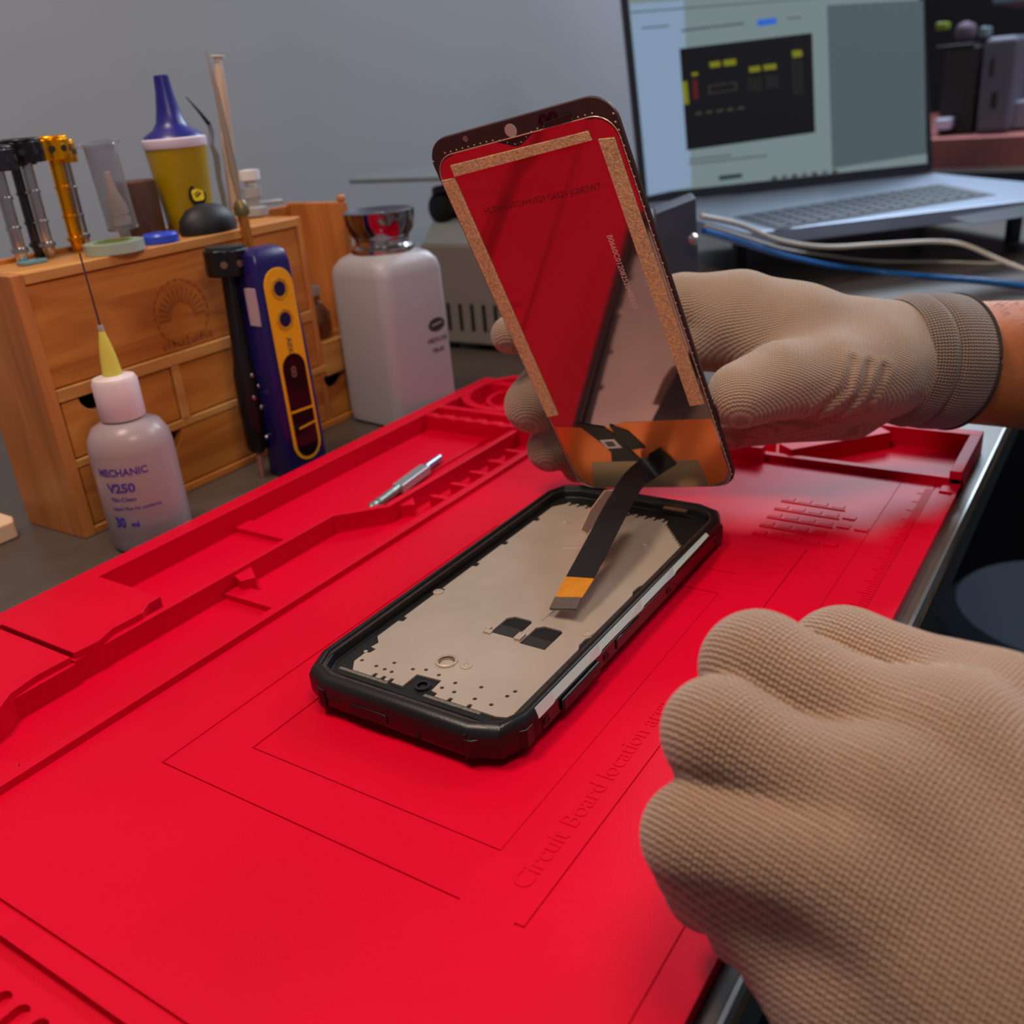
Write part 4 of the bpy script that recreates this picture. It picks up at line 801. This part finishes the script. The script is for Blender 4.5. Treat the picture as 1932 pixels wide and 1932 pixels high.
def scrpt(px, py):
    n = LX.to_3x3() @ (LT.to_3x3() @ Vector((0, 0, 1))); o0 = LX @ (LT @ Vector((0, 0, 2.1))); d = Vector(ray(px, py)); t = (o0 - Vector(CAMP)).dot(n) / d.dot(n); q = Vector(CAMP) + d * t
    return (LX @ LT).inverted() @ q
def spoly(name, pts, m, z=.12, par=None):
    pp = [scrpt(*p) for p in pts]; return MB().prism([(p.x, p.y) for p in pp], 2.1, 2.1 + z, LT).build(name, m, par or scn)
spoly('page_margin', [(1188, 8), (1290, 0), (1305, 352), (1222, 370)], em('page_blue', (150, 176, 206), .75), .06)
spoly('page_margin', [(1560, 10), (1742, 0), (1748, 290), (1570, 318)], em('page_grey', (98, 116, 122), .6), .05)
dia = spoly('diagram', [(1282, 92), (1532, 62), (1538, 250), (1296, 284)], em('diagram_black', (12, 8, 16), .6), .16)
g_y = em('diagram_yellow', (150, 150, 20), .6); g_w = em('diagram_grey', (90, 88, 70), .5); g_r = em('diagram_red', (110, 24, 30), .5)
for q in ([(1338, 118), (1358, 115), (1360, 125), (1340, 128)], [(1364, 114), (1388, 111), (1389, 122), (1366, 125)], [(1413, 127), (1434, 124), (1435, 134), (1414, 137)], [(1440, 123), (1464, 120), (1465, 130), (1441, 133)], [(1494, 96), (1512, 94), (1514, 106), (1496, 109)], [(1286, 155), (1296, 153), (1300, 196), (1290, 198)], [(1304, 138), (1316, 136), (1317, 142), (1306, 144)]):
    spoly('diagram_tag', q, g_y, .22, dia)
for k in range(4): spoly('diagram_line', [(1412 + 7 * k, 146), (1413 + 7 * k, 146), (1415 + 7 * k, 172), (1414 + 7 * k, 172)], g_w, .22, dia); spoly('diagram_line', [(1446 + 6 * k, 142), (1447 + 6 * k, 142), (1449 + 6 * k, 166), (1448 + 6 * k, 166)], g_w, .22, dia)
for k in range(3): spoly('diagram_line', [(1496 + 7 * k, 112), (1497 + 7 * k, 112), (1500 + 7 * k, 178), (1499 + 7 * k, 178)], g_w, .22, dia)
for y in (158, 172): spoly('diagram_line', [(1336, y + 4), (1388, y - 3), (1388, y - 1.5), (1336, y + 5.5)], g_w, .22, dia)
spoly('diagram_line', [(1336, 162), (1338, 162), (1340, 177), (1338, 177)], g_w, .22, dia); spoly('diagram_line', [(1387, 155), (1389, 155), (1390, 170), (1388, 170)], g_w, .22, dia)
spoly('diagram_block', [(1306, 150), (1315, 149), (1318, 186), (1308, 188)], g_r, .22, dia)
for k in range(5): spoly('diagram_tag', [(1312 + 20 * k, 213 - 2.5 * k), (1324 + 20 * k, 211 - 2.5 * k), (1324 + 20 * k, 215 - 2.5 * k), (1312 + 20 * k, 217 - 2.5 * k)], g_w, .22, dia)
spoly('web_button', [(1428, 38), (1465, 33), (1466, 45), (1429, 50)], em('button_blue', (40, 110, 220), .8), .14)
gl = em('page_text', (96, 112, 116), .55)
for q in ([(1210, 52), (1262, 47), (1262, 50), (1210, 55)], [(1285, 56), (1404, 42), (1404, 46), (1285, 60)], [(1485, 34), (1512, 31), (1512, 34), (1485, 37)], [(1300, 300), (1380, 291), (1380, 294), (1300, 303)], [(1300, 308), (1448, 292), (1448, 295), (1300, 311)], [(1190, 22), (1560, -6), (1560, -4), (1190, 25)]): spoly('text_line', q, gl, .1)
spoly('dark_button', [(1356, 332), (1400, 327), (1400, 335), (1357, 341)], em('button_dark', (52, 72, 78), .5), .14)
for k in range(7): spoly('taskbar_icon', [(1456 + 19 * k, 333 - 2 * k), (1466 + 19 * k, 332 - 2 * k), (1466 + 19 * k, 340 - 2 * k), (1456 + 19 * k, 341 - 2 * k)], gl if k % 2 else g_w, .12)
rs = empty('laptop_riser', 'dark slatted riser holding the laptop above the bench', 'riser', (float(HL[0]), float(HL[1]), TZ))
LXf = LX.copy(); LXf.translation = Vector((0, 0, 0)); mb = MB()
mb.box(20, lw - 20, -190, -20, hz - 13 - TZ - 4.2, hz - 13.05 - TZ, LXf); mb.build('riser_top', m_knob, rs, bevel=.6)
for x in (24, lw - 34):
    for y in (-186, -34): MB().box(x, x + 10, y, y + 10, 0, hz - 17.3 - TZ, LXf).build('leg', m_knob, rs)
# ================================================================== CABLES
def cable(name, label, pts, r, m):
    """points with a depth hang in the air, points without rest on the bench"""
    P_ = [Vector(D(*p)) if len(p) == 3 else Vector(G(p[0], p[1], TZ + r + .2)) for p in pts]; o = MB().tube(smoothpath(P_, 8), r, 10).build(name, m, smooth=True); tag(o, label, 'cable'); return o
m_cw = mat('cable_white', (206, 200, 190), .4); m_cb = mat('cable_blue', (30, 110, 190), .35)
cable('power_cable', 'white cable humping over the bench in front of the laptop', [(1322, 408, 606), (1395, 424, 650), (1470, 454, 700), (1560, 466, 740), (1660, 461, 765), (1760, 456, 780), (1820, 462, 770), (1890, 492, 745), (1960, 520, 730)], 1.9, m_cw)
cable('power_cable', 'thin white cable running just above the blue cable', [(1330, 426, 620), (1400, 446, 672), (1480, 470, 760), (1560, 482, 850), (1660, 493), (1780, 494), (1860, 497), (1915, 497)], 1.2, m_cw)
cable('data_cable', 'blue cable lying along the bench below the white cables', [(1328, 436, 604), (1390, 454, 650), (1470, 480, 720), (1560, 500, 800), (1650, 512), (1760, 522), (1860, 530), (1990, 546)], 2.1, m_cb)
# ================================================================== FAR RIGHT: SHELF BENCH WITH MACHINES
q = D(1756, 330, 1650); q2 = D(2200, 300, 1650)
fb = empty('far_workbench', 'distant bench top with a worn red-brown front behind the laptop', 'workbench', (1750, 320, -760))
def fo(mb, name, m, parent=None, **k): o = mb.build(name, m, parent or fb, **k); o.matrix_parent_inverse = Matrix.Translation((-1.75, -.32, .76)); return o
za = float(PX(1800, 262, 1700)[2]); zb = float(PX(1800, 318, 1700)[2])
fo(MB().box(1700, 2500, -400, 700, zb, za), 'bench_front', mat('red_brown_laminate', (156, 92, 88), .6))
fo(MB().box(1698, 2500, -400, 700, zb - 7, zb - .1), 'lower_trim', mat('trim_pale', (176, 168, 170), .4))
for x in (1740, 2440):
    for y in (-380, 640): fo(MB().box(x, x + 40, y, y + 40, -760, zb - 7.1), 'leg', m_knob)
def pxbox(name, x0, x1, y0, y1, X, dep, m, parent, bev=3.):
    a = PX(x0, y1, X); b = PX(x1, y1, X); t = PX((x0 + x1) / 2, y0, X); return MB().box(X, X + dep, float(b[1]), float(a[1]), za + .2 if y1 >= 255 else float(a[2]), float(t[2])).build(name, m, parent, bevel=bev)
fm = empty('tower_machine', 'distant grey tower shaped machine on the far bench', 'machine', (0, 0, 0)); pxbox('housing', 1838, 1902, 70, 256, 1760, 220, mat('tower_grey', (84, 84, 100), .5), fm, 10); pxbox('side_slot', 1866, 1872, 110, 145, 1758, 3, m_pit, fm, 0); pxbox('side_slot', 1868, 1878, 175, 205, 1758, 3, m_pit, fm, 0); pxbox('top_grip', 1846, 1860, 50, 72, 1770, 60, mat('grip_teal', (96, 112, 122), .5), fm, 4)
fd_ = empty('dark_cabinet', 'distant black cabinet beside the grey tower machine', 'cabinet', (0, 0, 0)); pxbox('body', 1768, 1834, 90, 256, 1800, 260, mat('cabinet_black', (34, 32, 38), .5), fd_); pxbox('top_edge', 1766, 1836, 84, 90, 1790, 60, mat('cabinet_edge', (74, 74, 80), .4), fd_, 1)
o = pxbox('white_device', 1762, 1792, 224, 246, 1755, 40, mat('device_lilac', (190, 186, 214), .4), None); tag(o, 'small pale lilac device at the foot of the distant black cabinet', 'device')
o = pxbox('paper_stack', 1904, 1990, 190, 244, 1800, 160, mat('stack_grey', (132, 130, 148), .5), None); tag(o, 'stack of pale grey cases at the right edge on the far bench', 'case')
o = pxbox('yellow_tool', 1764, 1784, 42, 58, 1795, 40, mat('tool_yellow', (112, 128, 20), .5), None); tag(o, 'blurry yellow-green object on top of the black cabinet', 'object')
o.location.z -= 0
o = pxbox('purple_pouch', 1796, 1832, 40, 84, 1810, 60, mat('pouch_mauve', (84, 66, 84), .7), None, 14); tag(o, 'blurry mauve pouch on top of the black cabinet', 'pouch')
o = pxbox('wall_shelf', 1872, 2100, -30, 8, 1900, 300, mat('shelf_bluegrey', (96, 112, 124), .4), None, 2); tag(o, 'pale shelf edge in the top right corner', 'shelf')
# stool under the bench edge at the right
st = empty('stool', 'dark stool with a blue-grey reflection painted on its seat seen beyond the bench edge', 'stool', (905, 10, -790))
MB().lathe([(96, 430), (108, 438), (112, 466), (98, 482), (.5, 486)], 40).build('seat', mat('seat_reflection', (76, 88, 102), .3), st, smooth=True)  # the blue-grey reflection is put into the seat colour
MB().lathe([(26, 44), (26, 430)], 20).build('column', m_knob, st, smooth=True); MB().lathe([(180, 31), (180, 40), (30, 50), (.5, 50)], 36).build('foot_plate', m_knob, st, smooth=True)
